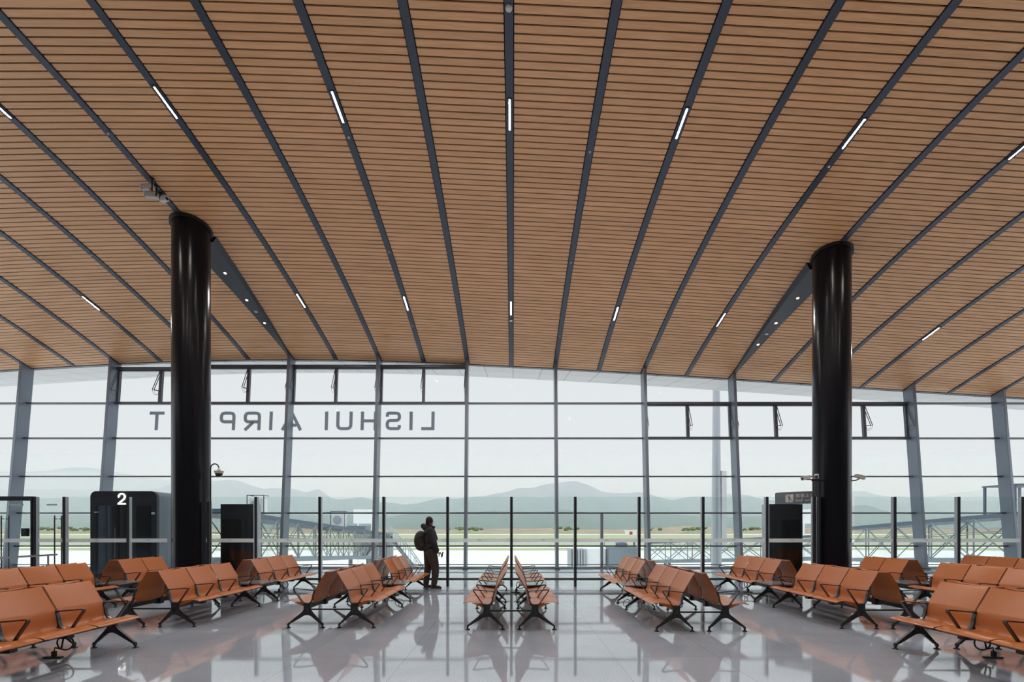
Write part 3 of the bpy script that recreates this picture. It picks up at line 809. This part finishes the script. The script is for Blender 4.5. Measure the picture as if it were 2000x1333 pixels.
# dark display panels
for sx, lab in ((-1, 'tall black display panel beside the left column'), (1, 'tall black display panel beside the right column, under the staff sign')):
    x0, x1 = (7.0, 7.9) if sx > 0 else (-7.98, -7.09)
    t = thing('display_panel', lab, 'display panel', ((x0+x1)/2, 13.2, 0))
    w = x1-x0
    m = MB(); m.box(-w/2, w/2, 0.01, .40, 0, 2.14); m.obj('cabinet', M['alu'], t, bevel=.006)
    m = MB(); m.box(-w/2, w/2, -.012, .01, 0.0, 2.14); m.obj('frame', M['portal'], t)
    m = MB(); m.box(-w/2+.05, w/2-.05, -.018, -.0125, 0.25, 1.72); m.obj('screen', M['black'], t)
# Staff only sign
a = Vector((7.59, 14.0, 0)); b = Vector((8.72, 12.98, 0)); L = (b-a).length
ang = math.atan2((b-a).y, (b-a).x)
t = thing('staff_sign', 'grey Staff only sign with struck-out figure, left of the right column', 'sign', (a.x, a.y, 2.165), ang)
m = MB()
pl = [(0.0, 0.0), (L, 0.0), (L, .345), (0.0, .345)]
pts = rect_path([(L, 0), (.0, 0), (.0, .345), (L, .345)], .05, 5)
m.prism([(p[0], p[1]) for p in pts], 0, .05, 'y'); m.obj('board', M['sign'], t)
m = MB(); m.tube([(1.25, .08, -2.165), (1.25, .08, .3)], .03, 10); m.obj('pole', M['postdark'], t)
me = text_mesh('旅客止步', .118, 'caption', M['white'], .002); o = link('caption', me, t, (.52, -.003, .185)); o.rotation_euler = (PI/2, 0, 0)
me = text_mesh('Staff only', .112, 'caption', M['white'], .002); o = link('caption', me, t, (.52, -.003, .065)); o.rotation_euler = (PI/2, 0, 0)
m = MB(); m.box(.27, .47, -.006, 0, .055, .275); pk = m.obj('pictogram', M['white'], t)
m = MB(); m.ball((.37, -.008, .245), (.018, .003, .018)); m.box(.35, .39, -.010, -.0065, .15, .222); m.box(.352, .366, -.010, -.0065, .075, .15); m.box(.374, .388, -.010, -.0065, .075, .15); m.obj('figure', M['sign'], pk)
m = MB(); m.ribbon([(.275, .27), (.465, .06)], .014, -.013, -.011); m.obj('red_bar', M['red'], pk)
# ------------------------------------------------------------------ cameras
def bullet(label, loc, d, rod=None, name='security_camera', group='bullet security cameras', sc=1.0):
    t = thing(name, label, 'camera', loc, group=group)
    d = Vector(d).normalized(); q = d.to_track_quat('Y', 'Z').to_matrix().to_4x4()
    m = MB(); m.box(-.045*sc, .045*sc, -.11*sc, .12*sc, -.04*sc, .04*sc, mtx=q); m.box(-.05*sc, .05*sc, -.08*sc, .145*sc, .04*sc, .05*sc, mtx=q); m.obj('housing', M['camwhite'], t, bevel=.008)
    m = MB(); m.lathe([(.03*sc, 0), (.028*sc, .008)], seg=16, mtx=q @ Matrix.Translation((0, .12*sc, 0)) @ Matrix.Rotation(-PI/2, 4, 'X')); m.obj('lens', M['black'], t)
    if rod:
        m = MB(); m.tube([(0, 0, -.04*sc)]+[tuple(Vector(r)-Vector(loc)) for r in rod], .014, 8); m.obj('bracket', M['cast'], t)
    return t
def at(px, py, Y): return ((px-1002)*Y/F, Y, 1.5+(1031-py)*Y/F)
l = at(1574, 934, 12.1); bullet('pale bullet camera on the right column, pointing left, outer one', l, (-1, -.3, -.25), [(7.55, 12.1, 2.70), (7.85, 12.3, 2.70)])
l = at(1595, 931, 11.9); bullet('pale bullet camera on the left face of the right column, inner one', l, (-.7, -1, -.3), [(7.7, 12.0, 2.68), (7.9, 12.3, 2.68)])
l = at(1679, 932, 12.3); bullet('pale bullet camera on the right side of the right column', l, (1, -.25, -.35), [(8.74, 12.32, 2.70), (8.60, 12.4, 2.70)])
for x, lb in ((7.51, 'outer'), (7.63, 'inner')):
    pass
t = thing('camera_stand', 'pair of thin dark poles beside the right column below the cameras', 'pole', (7.56, 12.10, 0))
for dx in (-.045, .07):
    m = MB(); m.tube([(dx, 0, 0), (dx, 0, 2.68)], .016, 8); m.obj('pole', M['cast'], t)
m = MB(); m.box(-.08, .22, -.02, .02, 2.66, 2.70); m.obj('cross_plate', M['cast'], t)
# dome camera on gooseneck
t = thing('dome_camera', 'dome camera hanging from a gooseneck pole beside the left column', 'camera', (-7.62, 12.18, 0))
m = MB()
pts = [(0, 0, 0), (0, 0, 1.0), (0, 0, 2.2), (0, 0, 2.98)]
for k in range(1, 11): a = PI-PI*k/10*.97; pts.append((.105+.105*math.cos(a), 0, 2.99+.115*math.sin(a)))
m.tube(pts, .015, 10); m.obj('gooseneck', M['cast'], t)
m = MB(); m.lathe([(.09, 0), (.115, .05), (.115, .065), (.04, .075), (.03, .12)], .21, 0, 2.86, 28); m.obj('dome_body', M['camwhite'], t)
m = MB(); m.lathe([(.02, -.085), (.06, -.068), (.083, -.03), (.088, 0)], .21, 0, 2.86, 28); m.obj('dome', M['black'], t)
# three cameras hanging from the ceiling rib left of the column
for k, (px, py, hx, hy, Y, lb) in enumerate([(297, 373, 289, 366, 11.05, 'upper'), (305.5, 382, 297, 383, 11.25, 'middle'), (312.5, 388, 320, 390, 11.45, 'lowest')]):
    X = (px-1002)*Y/F; z = 1.5+(1031-py)*Y/F
    zc = ceil(X, Y)-.02
    H = at(hx, hy, Y)
    t = bullet('small white camera hanging near the top of the left column, %s of three' % lb, H, (-1 if k < 2 else 1, -.5, -.5 if k == 0 else -.15), None, group='cameras hanging from the ceiling rib', sc=1.1)
    m = MB(); m.tube([(X-H[0], 0, zc-H[2]), (X-H[0], 0, z-H[2]), (0, 0, 0)], .018, 8); m.obj('drop_rod', M['cast'], t)
    m = MB(); m.lathe([(.05, -.03), (.05, .0)], X-H[0], 0, zc-H[2], 16); m.obj('ceiling_plate', M['cast'], t)

# ------------------------------------------------------------------ person
def remesh(mb, voxel, m, name, parent, smooth=4):
    me = mb.mesh(name, m)
    o = bpy.data.objects.new('tmp', me); C.objects.link(o)
    r = o.modifiers.new('r', 'REMESH'); r.mode = 'VOXEL'; r.voxel_size = voxel; r.use_smooth_shade = True
    if smooth:
        s_ = o.modifiers.new('s', 'SMOOTH'); s_.iterations = smooth; s_.factor = 0.5
    dg = bpy.context.evaluated_depsgraph_get()
    nm = bpy.data.meshes.new_from_object(o.evaluated_get(dg)); nm.name = name
    bpy.data.objects.remove(o, do_unlink=True)
    nm.materials.clear(); nm.materials.append(m)
    for p in nm.polygons: p.material_index = 0; p.use_smooth = True
    return link(name, nm, parent)
def limb(mb, pts, rs, seg=16):
    mb.tube(pts, rs, seg)
    for p, r in zip(pts, rs): mb.ball(p, r*1.0, seg=14, rings=8)
PXX, PYY = -2.03, 11.88
per = thing('person', 'person with dark jacket and brown trousers standing at the glass, looking out', 'person', (PXX, PYY, 0), 0)
# local axes: x to the right of the picture, -y towards the camera; the person faces right and a little away
bd = MB()
hip, hz = (-.005, 0, .93), .93
AR = [(.02, -.17, 1.42), (.115, -.23, 1.13), (.205, -.215, .925)]      # near (right) arm
AL = [(.00, .17, 1.42), (.05, .23, 1.14), (.13, .22, .93)]
LRt = [(.04, -.085, .90), (.135, -.09, .50), (.105, -.10, .09)]
LLt = [(-.05, .085, .90), (-.075, .095, .50), (-.125, .10, .09)]
bd.ball((.0, 0, 1.22), (.11, .16, .24)); bd.ball((-.005, 0, .98), (.12, .155, .14)); bd.ball((-.01, 0, 1.38), (.10, .18, .11))
limb(bd, [(-.01, 0, 1.40), (-.015, 0, 1.52)], [.065, .055])
limb(bd, AR, [.05, .042, .028]); limb(bd, AL, [.05, .042, .028])
limb(bd, LRt, [.085, .06, .04]); limb(bd, LLt, [.085, .06, .04])
for L_ in (LRt, LLt):
    ax, ay, az = L_[2]
    limb(bd, [(ax, ay, .06), (ax+.14, ay-.01, .04)], [.04, .03])
# head
hx0, hz0 = -.02, 1.645
bd.ball((hx0, .0, hz0+.01), (.088, .077, .108)); bd.ball((hx0+.012, .028, hz0-.055), (.062, .058, .062))
bd.ball((hx0+.062, .078, hz0-.015), (.020, .018, .026)); bd.ball((hx0+.052, .068, hz0-.062), (.02, .024, .012))
bd.ball((hx0+.005, -.078, hz0-.01), (.018, .010, .030)); bd.ball((hx0-.005, .078, hz0-.01), (.018, .010, .030))
# hands
def hand(mb, w, dirx, s):
    w = Vector(w); d = Vector(dirx).normalized(); lat = Vector((0, 1, 0)); lat = (lat-d*lat.dot(d)).normalized(); dn = d.cross(lat)
    if dn.z > 0: dn = -dn
    mb.ball(tuple(w+d*.045), (.046, .036, .020))
    for i, (o_, ln) in enumerate([(-.027, .062), (-.009, .072), (.009, .068), (.026, .054)]):
        p0 = w+d*.07+lat*o_; p1 = p0+d*ln*.42+dn*.006; p2 = p1+d*ln*.28+dn*.022; p3 = p2+dn*.022-d*.004
        limb(mb, [tuple(p0), tuple(p1), tuple(p2), tuple(p3)], [.0095, .0088, .0078, .0065], 8)
    q0 = w+d*.02-lat*s*.03; q1 = q0+d*.03-lat*s*.022+dn*.012; q2 = q1+d*.028+lat*s*.004+dn*.012
    limb(mb, [tuple(q0), tuple(q1), tuple(q2)], [.0115, .010, .008], 8)
hand(bd, (.222, -.215, .908), (.85, 0, -.5), 1); hand(bd, (.14, .22, .90), (.55, 0, -.8), -1)
body = remesh(bd, .0065, M['skin'], 'body', per, 2)
# eyes
m = MB(); m.ball((hx0+.078, .030, hz0+.012), .010); m.ball((hx0+.030, .072, hz0+.012), .010); m.obj('eyes', M['hair'], per)
hr = MB(); hr.ball((hx0-.006, -.014, hz0+.026), (.093, .084, .103)); hr.ball((hx0-.04, -.012, hz0-.03), (.062, .068, .06))
hair = remesh(hr, .008, M['hair'], 'hair', per, 2)
jk = MB()
jk.ball((.0, 0, 1.20), (.155, .205, .26)); jk.ball((.005, 0, 1.02), (.165, .205, .14)); jk.ball((-.015, 0, 1.38), (.14, .215, .12))
jk.lathe([(.17, 0), (.178, .02), (.165, .16)], .005, 0, .90, 28)
jk.ball((.005, 0, .97), (.178, .205, .09))
limb(jk, [(-.01, 0, 1.42), (-.01, 0, 1.50)], [.10, .085])
jk.ball((.085, .0, 1.505), (.035, .06, .035))
limb(jk, [AR[0], AR[1], (.195, -.217, .945)], [.09, .078, .056]); limb(jk, [AL[0], AL[1], (.115, .22, .96)], [.088, .072, .052])
jk.ball((-.115, 0, 1.49), (.085, .11, .085)); jk.ball((-.175, 0, 1.535), (.065, .09, .07))
remesh(jk, .012, M['jacket'], 'jacket', per, 5)
tr = MB()
tr.ball((.0, 0, .91), (.15, .175, .12))
limb(tr, [LRt[0], (.095, -.088, .68), LRt[1], (.13, -.095, .30), (.105, -.10, .12)], [.135, .118, .098, .085, .072])
limb(tr, [LLt[0], (-.062, .09, .68), LLt[1], (-.105, .097, .30), (-.125, .10, .12)], [.135, .114, .092, .080, .070])
remesh(tr, .012, M['trousers'], 'trousers', per, 5)
for L_ in (LRt, LLt):
    ax, ay, az = L_[2]
    sh = MB(); sh.ball((ax-.01, ay, .07), (.06, .048, .065)); sh.ball((ax+.07, ay-.005, .045), (.105, .046, .042)); sh.ball((ax+.13, ay-.008, .038), (.06, .046, .034))
    s_ = remesh(sh, .008, M['shoe'], 'shoe', per, 3)
    so = MB(); so.prism([(ax-.07, ay-.035), (ax-.03, ay-.045), (ax+.12, ay-.05), (ax+.17, ay-.035), (ax+.19, ay-.005), (ax+.165, ay+.03), (ax+.1, ay+.042), (ax-.03, ay+.042), (ax-.07, ay+.03)], 0, .024, 'z')
    so.obj('sole', M['sole'], s_, bevel=.006)
# backpack
bp = thing('backpack', 'dark grey backpack worn by the standing person', 'backpack', (PXX-.225, PYY, 1.17), 0)
k_ = MB(); k_.ball((-.03, 0, .0), (.15, .17, .245)); k_.ball((-.005, 0, .12), (.12, .16, .13)); k_.ball((.015, 0, -.12), (.125, .165, .13)); k_.ball((-.075, 0, -.03), (.09, .13, .16))
remesh(k_, .012, M['pack'], 'bag_body', bp, 5)
m = MB(); m.ribbon(rect_path([(-.13, .06), (-.02, .10), (.09, .12)], .05), .008, -.172, -.162); m.obj('zip', M['black'], bp)
for sy in (-1, 1):
    m = MB(); m.tube([(.09, sy*.12, .20), (.19, sy*.13, .285), (.32, sy*.145, .22), (.37, sy*.16, .05), (.25, sy*.19, -.12), (.1, sy*.15, -.18)], .016, 8); m.obj('strap', M['pack'], bp)
m = MB(); m.box(-.012, .012, -.036, .036, -.07, .07); o = m.obj('phone', M['black'], None, bevel=.005)
o.location = (PXX+.325, PYY-.215, .845); o.rotation_euler = (0, .25, 0)
tag(o, 'small dark phone held in the standing person\'s near hand', 'phone')

# ------------------------------------------------------------------ outside
GZ = -6.0
g = MB(); g.box(-7000, 7000, 24, 7000, GZ-1, GZ)
struct(g.obj('ground', M['ground']), 'pale concrete apron and grass airfield outside', 'ground')
g = MB(); g.box(-60, 60, -60, 23.9, GZ-1.0, GZ-.02); struct(g.obj('forecourt', M['canvas']), 'pale paved ground beneath the hall', 'ground')
def ridge(name, prof, Y, depth, label, m, rough, seed, base=0.0, back=0.6, ny=14, step=8, kind='structure'):
    rnd = random.Random(seed); v = []; f = []
    x0, x1 = prof[0][0], prof[-1][0]; nx_ = int((x1-x0)/step)+1
    def py(x):
        for (a, ya), (b, yb) in zip(prof, prof[1:]):
            if x <= b: return ya+(yb-ya)*(x-a)/max(1e-6, b-a)
        return prof[-1][1]
    ph = [(rnd.uniform(.01, .12), rnd.uniform(0, 6.28), rnd.uniform(.2, 1)) for _ in range(9)]
    for i in range(nx_):
        x = x0+i*step; H = (1031-py(x))*Y/F+1.5-GZ
        for j in range(ny+1):
            t = j/ny
            if t <= back: q = t/back; hh = H*(q**1.15)
            else: q = (t-back)/(1-back); hh = H*(1-q)
            yy_ = Y+depth*(t-back)
            w = sum(a_*math.sin(x*fr+pp+j*0.9*k) for k, (fr, pp, a_) in enumerate(ph))/4
            edge = 0 if abs(t-back) < .02 else math.sin(PI*min(1, t/back)) if t < back else .5
            hh += w*rough*edge
            xx = (x-1002)*Y/F*(1+.0*(t-back))
            v.append((xx, yy_, GZ-.5+max(0, hh)))
    for i in range(nx_-1):
        for j in range(ny):
            a = i*(ny+1)+j; f.append((a, a+1, a+ny+2, a+ny+1))
    b = MB(); b.add(v, f, 0, True); o = b.obj(name, m, fix=False)
    return tag(o, label, 'mountain' if 'mountain' in name else 'hill', None, kind)
MAIN = [(-900,960),(-500,940),(-200,950),(300,955),(360,940),(400,932),(425,934),(450,933),(478,935),(490,940),(505,950),(520,954),(530,951),(545,951),(575,952),(585,957),(600,958),(612,956),(625,952),(630,954),(645,966),(655,973),(672,975),(690,973),(700,970),(710,968),(722,972),(740,979),(750,981),(770,980),(790,984),(805,985),(820,981),(845,976),(862,971),(880,970),(900,971),(914,968),(930,966),(950,965),(990,958),(1000,956),(1020,950),(1040,948),(1060,944),(1080,942),(1095,938),(1110,935),(1125,936),(1135,941),(1150,946),(1165,955),(1175,960),(1190,960),(1210,959),(1225,961),(1255,960),(1265,962),(1280,968),(1295,973),(1310,976),(1325,971),(1345,968),(1360,966),(1375,966),(1400,968),(1410,965),(1420,961),(1430,960),(1445,963),(1460,967),(1475,972),(1490,975),(1510,976),(1560,975),(1620,960),(1660,957),(1680,958),(1700,963),(1720,967),(1750,969),(1800,972),(1900,976),(2000,980),(2300,970),(2900,985)]
FAR = [(-900,950),(-300,925),(0,916),(50,916),(100,913),(150,909),(172,908),(190,910),(220,915),(250,920),(275,926),(300,930),(350,936),(500,960),(700,990),(1000,990),(1400,990),(1700,985),(1800,968),(1880,958),(1920,954),(1950,955),(2000,958),(2300,950),(2900,970)]
NEAR = [(-900,1000),(0,1003),(300,1006),(500,1002),(620,1006),(700,1004),(760,1009),(830,1000),(900,1002),(960,996),(1040,1000),(1100,994),(1180,1003),(1260,1000),(1340,1006),(1420,1010),(1500,1006),(1580,1004),(1660,986),(1690,985),(1705,993),(1720,1000),(1740,998),(1760,1000),(1800,1004),(1870,1000),(1950,1004),(2100,998),(2900,1000)]
ridge('far_mountain', FAR, 4300, 900, 'faintest hazy mountain ridge at the far left and right', M['mountain'], 60, 3)
ridge('mountain', MAIN, 3300, 1400, 'hazy blue-grey mountain ridge with a central peak', M['mountain'], 60, 5)
ridge('near_hill', NEAR, 2050, 700, 'low darker wooded hills at the foot of the mountains', M['hills'], 14, 9)
BERM = [(-900,1034),(0,1035),(400,1034),(640,1033),(760,1032),(830,1034),(880,1033),(905,1038),(925,1036),(960,1032),(1080,1031),(1120,1033),(1200,1034),(1280,1031),(1340,1026),(1420,1031),(1500,1032),(1700,1031),(2100,1032),(2900,1033)]
ridge('earth_berm', BERM, 640, 120, 'bare brown earth bank beyond the taxiway', M['berm'], 1.0, 12)
# bushes at the foot of the bank
rb = random.Random(4); m = MB()
for _ in range(130):
    c_ = rb.choice([905, 925, 915, 1350, 1358, 1365, 1460, 1480, 1110, 1290, 90, 140, 160])
    px = c_+rb.gauss(0, 12); Y = rb.uniform(560, 640); sr = rb.uniform(0.7, 2.0)
    z = 1.5+(1031-1036)*Y/F
    m.ball(((px-1002)*Y/F, Y, z+rb.uniform(0, 3)), (sr*1.6, sr, sr), seg=8, rings=5)
tag(m.obj('bushes', M['bush']), 'clumps of green bushes along the earth bank', 'bushes', kind='stuff')

def beam3(m, p, q, w, mi=0): m.tube([p, q], w, 4, mi, smooth=False)
def jetbridge(name, label, A, B, width, hh, glassy=True):
    """tunnel from A to B (roof centre-line points), with a trussed glazed side"""
    A = Vector(A); B = Vector(B); t = thing(name, label, 'jet bridge', tuple(A))
    D = B-A; d = Vector((D.x, D.y, 0)).normalized(); s = Vector((-d.y, d.x, 0)); L = D.length; up = Vector((0, 0, 1))
    def P(u, v, w): return tuple(D*u+s*v+up*w)
    def slab(u0, u1, v0, v1, w0, w1, nm, mt):
        m = MB(); m.hexa([P(u0, v0, w0), P(u1, v0, w0), P(u1, v1, w0), P(u0, v1, w0)], [P(u0, v0, w1), P(u1, v0, w1), P(u1, v1, w1), P(u0, v1, w1)]); return m.obj(nm, mt, t)
    hw = width/2
    slab(0, 1, -hw, hw, -.28, 0, 'roof', M['bridgeroof']); slab(0, 1, -hw, hw, -hh, -hh+.35, 'floor_deck', M['bridge'])
    n = max(4, int(L/3))
    for v in (-hw, hw):
        m = MB(); m.hexa([P(0, v-.02, -hh+.35), P(1, v-.02, -hh+.35), P(1, v+.02, -hh+.35), P(0, v+.02, -hh+.35)], [P(0, v-.02, -.28), P(1, v-.02, -.28), P(1, v+.02, -.28), P(0, v+.02, -.28)])
        m.obj('side_glazing', M['bridgeglass'], t)
        m = MB()
        for k in range(n+1):
            u = k/n; beam3(m, P(u, v, -hh+.3), P(u, v, -.2), .07)
            if k < n:
                beam3(m, P(u, v*1.01, -hh+.3), P((k+1)/n, v*1.01, -.25), .05)
                beam3(m, P((k+1)/n, v*.99, -hh+.3), P(u, v*.99, -.25), .05)
        beam3(m, P(0, v, -1.2), P(1, v, -1.2), .03)
        m.obj('truss', M['bridge'], t)
    gz = GZ-A.z
    for u in (.12, .88):
        z0 = (D*u).z-hh
        m = MB()
        for v in (-hw*.7, hw*.7): m.tube([P(u, v, -hh), (P(u, v, 0)[0], P(u, v, 0)[1], gz)], .22, 12)
        m.obj('support_leg', M['bridge'], t)
    return t, P
jb, P1 = jetbridge('jet_bridge', 'glass-sided jet bridge sloping away outside the left half of the glass', (-17.6, 27, 2.55), (-16.9, 57, .96), 2.8, 3.1)
jb2, P2 = jetbridge('jet_bridge', 'trussed jet bridge far outside, right of centre', (19.8, 71.2, -.61), (40, 58, .75), 2.8, 3.1)
jb3, P3 = jetbridge('jet_bridge', 'trussed jet bridge outside at the far right, behind the right partition', (33.6, 27, 2.75), (33.2, 47, 1.5), 2.8, 3.3)
# head of the left bridge with stairs
t = thing('end_cabin', 'pale ribbed end cabin of the left jet bridge', 'cabin', (-17.0, 58.9, 0))
m = MB(); m.box(-2.0, 2.0, -1.5, 1.8, -2.3, .9); m.obj('cabin_body', M['bridge'], t, bevel=.1)
m = MB()
for k in range(14): m.box(-1.9+k*.28, -1.78+k*.28, -1.56, -1.5, -2.2, .6)
m.obj('rib_cladding', M['canvas'], t)
m = MB(); m.tube([(0, 0, -2.3), (0, 0, GZ)], .5, 16); m.obj('pedestal', M['bridge'], t)
t = thing('service_stair', 'outdoor metal service stair descending beside the left jet bridge', 'stair', (-14.9, 57.5, .7))
for yy_ in (0, 1.1):
    m = MB(); m.hexa([(0, yy_, 0), (0, yy_+.08, 0), (0, yy_+.08, -.35), (0, yy_, -.35)], [(5.0, yy_, -6.4), (5.0, yy_+.08, -6.4), (5.0, yy_+.08, -6.7), (5.0, yy_, -6.7)]); 
    m.obj('stringer', M['bridge'], t)
    m = MB(); m.tube([(0, yy_, 0.9), (2.4, yy_, -1.6), (5.0, yy_, -5.4)], .07, 6)
    for k in range(9): q = k/8; zt = .9-2.5*min(1, q*5/2.4)-(3.8*max(0, (q*5-2.4)/2.6)); m.tube([(5*q, yy_, -6.4*q), (5*q, yy_, zt)], .045, 6)
    m.obj('railing', M['mast'], t)
m = MB()
for k in range(24): q = k/24; m.box(5*q, 5*q+.26, .08, 1.1, -6.4*q-.2, -6.4*q-.16)
m.obj('treads', M['bridge'], t)
# roof plant on the left bridge
def acbox(x, y, z, s, lab):
    t = thing('air_conditioner', lab, 'air conditioner', (x, y, z))
    m = MB(); m.box(-.5*s, .5*s, -.35*s, .35*s, 0, 1.15*s); m.obj('casing', M['white'], t, bevel=.03)
    m = MB(); m.lathe([(.34*s, 0), (.36*s, .03)], seg=24, mtx=Matrix.Translation((-.05*s, -.36*s, .62*s)) @ Matrix.Rotation(PI/2, 4, 'X')); m.obj('fan_grille', M['canvas'], t)
    m = MB()
    for sx in (-.6, .6): m.tube([(sx*s, -.4*s, 0), (sx*s, -.4*s, 1.35*s), (sx*s*.9, .4*s, 1.35*s)], .03*s, 6)
    m.tube([(-.6*s, -.4*s, 1.35*s), (.6*s, -.4*s, 1.35*s)], .03*s, 6); m.obj('guard_frame', M['cast'], t)
acbox(-16.6, 31.5, 2.36, .9, 'white air conditioner on the near end of the left bridge roof')
acbox(-17.0, 47.3, 1.52, 1.15, 'white air conditioner box with frame on the left bridge roof, farther along')
t = thing('bridge_hatch', 'small dark box on the far end of the left bridge roof', 'hatch', (-17.0, 53, 1.23)); m = MB(); m.box(-1.1, 1.1, -1, 1, 0, .45); m.obj('box', M['bridge'], t)
for (px, Y, w, lab) in ((713, 105, 5.0, 'blank white board on two posts outside, beyond the left jet bridge'), (1579, 105, 3.4, 'blank white board on posts outside, seen just left of the right column')):
    t = thing('billboard', lab, 'board', ((px-1002)*Y/F, Y, 0))
    m = MB(); m.box(-w/2, w/2, -.1, .1, 2.35, 5.45); m.obj('panel', M['white'], t)
    for sx in (-w*.3, w*.3):
        m = MB(); m.box(sx-.12, sx+.12, -.1, .1, GZ, 2.35); m.obj('support_post', M['white'], t)
# cab of the right bridge
t = thing('bridge_cab', 'pale round-nosed docking cab of the right-of-centre jet bridge', 'cabin', (13.0, 75, 0))
m = MB(); m.box(1.4, 6.2, -1.7, 1.7, -5.0, -1.5); m.obj('grey_block', M['bridge'], t, bevel=.15)
m = MB(); m.lathe([(1.9, -4.8), (1.9, -1.7), (1.6, -1.5)], -.4, 0, 0, 32); m.obj('rotunda', M['white'], t)
m = MB()
for k in range(6): m.box(-4.4+k*.42, -4.1+k*.42, -1.6, 1.6, -4.9+.05*k, -1.75-.02*k)
m.obj('bellows', M['canvas'], t)
m = MB(); m.tube([(0, 0, -4.8), (0, 0, GZ)], .5, 16); m.tube([(4, 0, -5), (4, 0, GZ)], .5, 16); m.obj('pedestal', M['bridge'], t)
m = MB(); m.tube([(1.2, 0, -1.5), (1.2, 0, -.6)], .05, 6); m.tube([(.4, 0, -.6), (2, 0, -.6)], .06, 6); m.tube([(3.0, 0, -1.5), (3.0, 0, -.7)], .08, 6); m.ball((3.9, 0, -1.3), (.9, .6, .7)); m.tube([(5.8, 0, -1.5), (5.8, 0, -.6)], .15, 6); m.obj('roof_fittings', M['bridgeroof'], t)
t = thing('roof_beacon', 'blue-glazed lift housing on the rightmost jet bridge roof', 'cabin', (33.8, 32.4, 2.35)); m = MB(); m.box(-1.2, 1.2, -1, 1, 0, 1.9); m.obj('housing', M['bridgeglass'], t)
m = MB()
for sx in (-1.2, 1.2):
    for sy in (-1, 1): m.box(sx-.06, sx+.06, sy-.06, sy+.06, 0, 1.95)
m.box(-1.3, 1.3, -1.1, 1.1, 1.9, 2.0); m.obj('frame', M['bridgeroof'], t)
# light mast
t = thing('light_mast', 'tall pale steel mast standing outside right of centre', 'mast', (12.62, 30, GZ))
m = MB(); m.lathe([(.34, 0), (.30, 6), (.20, 17.5), (.17, 26)], seg=12, smooth=False); m.obj('shaft', M['mast'], t)
m = MB(); m.box(.25, .55, -.2, .1, 6.2, 11.0); m.obj('junction_box', M['white'], t)
# small far airfield hut and windsock pole
t = thing('airfield_hut', 'tiny white and red hut on the far side of the airfield', 'hut', ((1232-1002)*500/F, 500, GZ)); m = MB(); m.box(-5, 5, -3, 3, 0, 3.5); m.obj('walls', M['white'], t); m = MB(); m.box(-6, 6, -4, 4, 3.5, 4.6); m.obj('roof', M['white'], t); m = MB(); m.box(-2, 1, -3.2, -3, .2, 3.2); m.obj('door', M['red'], t)

# ------------------------------------------------------------------ haze over the airfield
hz_ = MB(); hz_.prism([(670, GZ+.5), (670, 60), (2000, 330), (4900, 520), (4900, GZ+.5)], -6500, 6500, 'x')
hm = bpy.data.materials.new('haze'); hm.use_nodes = True; nt = hm.node_tree; nt.nodes.clear()
o_ = nt.nodes.new('ShaderNodeOutputMaterial'); vs = nt.nodes.new('ShaderNodeVolumeScatter')
vs.inputs['Color'].default_value = (0.81, 0.90, 1.0, 1); vs.inputs['Density'].default_value = 0.00058; vs.inputs['Anisotropy'].default_value = 0.0
nt.links.new(vs.outputs[0], o_.inputs['Volume'])
hz = tag(hz_.obj('haze', hm), 'thin bluish haze in front of the mountains', 'haze', kind='stuff')

# ------------------------------------------------------------------ world, lights, camera
w = bpy.data.worlds.new('World'); S.world = w; w.use_nodes = True; nt = w.node_tree
bg_ = nt.nodes['Background']; tc = nt.nodes.new('ShaderNodeTexCoord'); sp = nt.nodes.new('ShaderNodeSeparateXYZ')
rp = nt.nodes.new('ShaderNodeValToRGB'); cr = rp.color_ramp
cr.elements[0].position = 0.0; cr.elements[0].color = (0.84, 0.85, 0.86, 1)
cr.elements[1].position = 1.0; cr.elements[1].color = (0.95, 1.0, 1.08, 1)
e = cr.elements.new(0.12); e.color = (0.83, 0.85, 0.865, 1)
e = cr.elements.new(0.32); e.color = (0.80, 0.835, 0.86, 1)
nt.links.new(tc.outputs['Generated'], sp.inputs[0]); nt.links.new(sp.outputs[2], rp.inputs[0])
sc = nt.nodes.new('ShaderNodeMapRange'); sc.inputs[1].default_value = 0.3; sc.inputs[2].default_value = 0.9; sc.inputs[3].default_value = 1.62; sc.inputs[4].default_value = 3.6
nt.links.new(sp.outputs[2], sc.inputs[0])
nt.links.new(rp.outputs[0], bg_.inputs[0]); nt.links.new(sc.outputs[0], bg_.inputs[1])

cam = bpy.data.cameras.new('camera'); co = bpy.data.objects.new('camera', cam); C.objects.link(co)
co.location = (0, 0, 1.5); co.rotation_euler = (PI/2, 0, 0)
cam.sensor_width = 36; cam.lens = F/2000*36
cam.shift_x = -0.001; cam.shift_y = (1031-666.5)/2000
cam.clip_end = 20000; cam.clip_start = 0.05
S.camera = co
S.view_settings.view_transform = 'Standard'; S.view_settings.look = 'None'; S.view_settings.gamma = 1.0; S.view_settings.exposure = 0.0
S.view_settings.use_curve_mapping = False
cy = S.cycles
cy.max_bounces = 10; cy.diffuse_bounces = 5; cy.glossy_bounces = 5; cy.transparent_max_bounces = 40; cy.volume_bounces = 1
cy.sample_clamp_indirect = 8
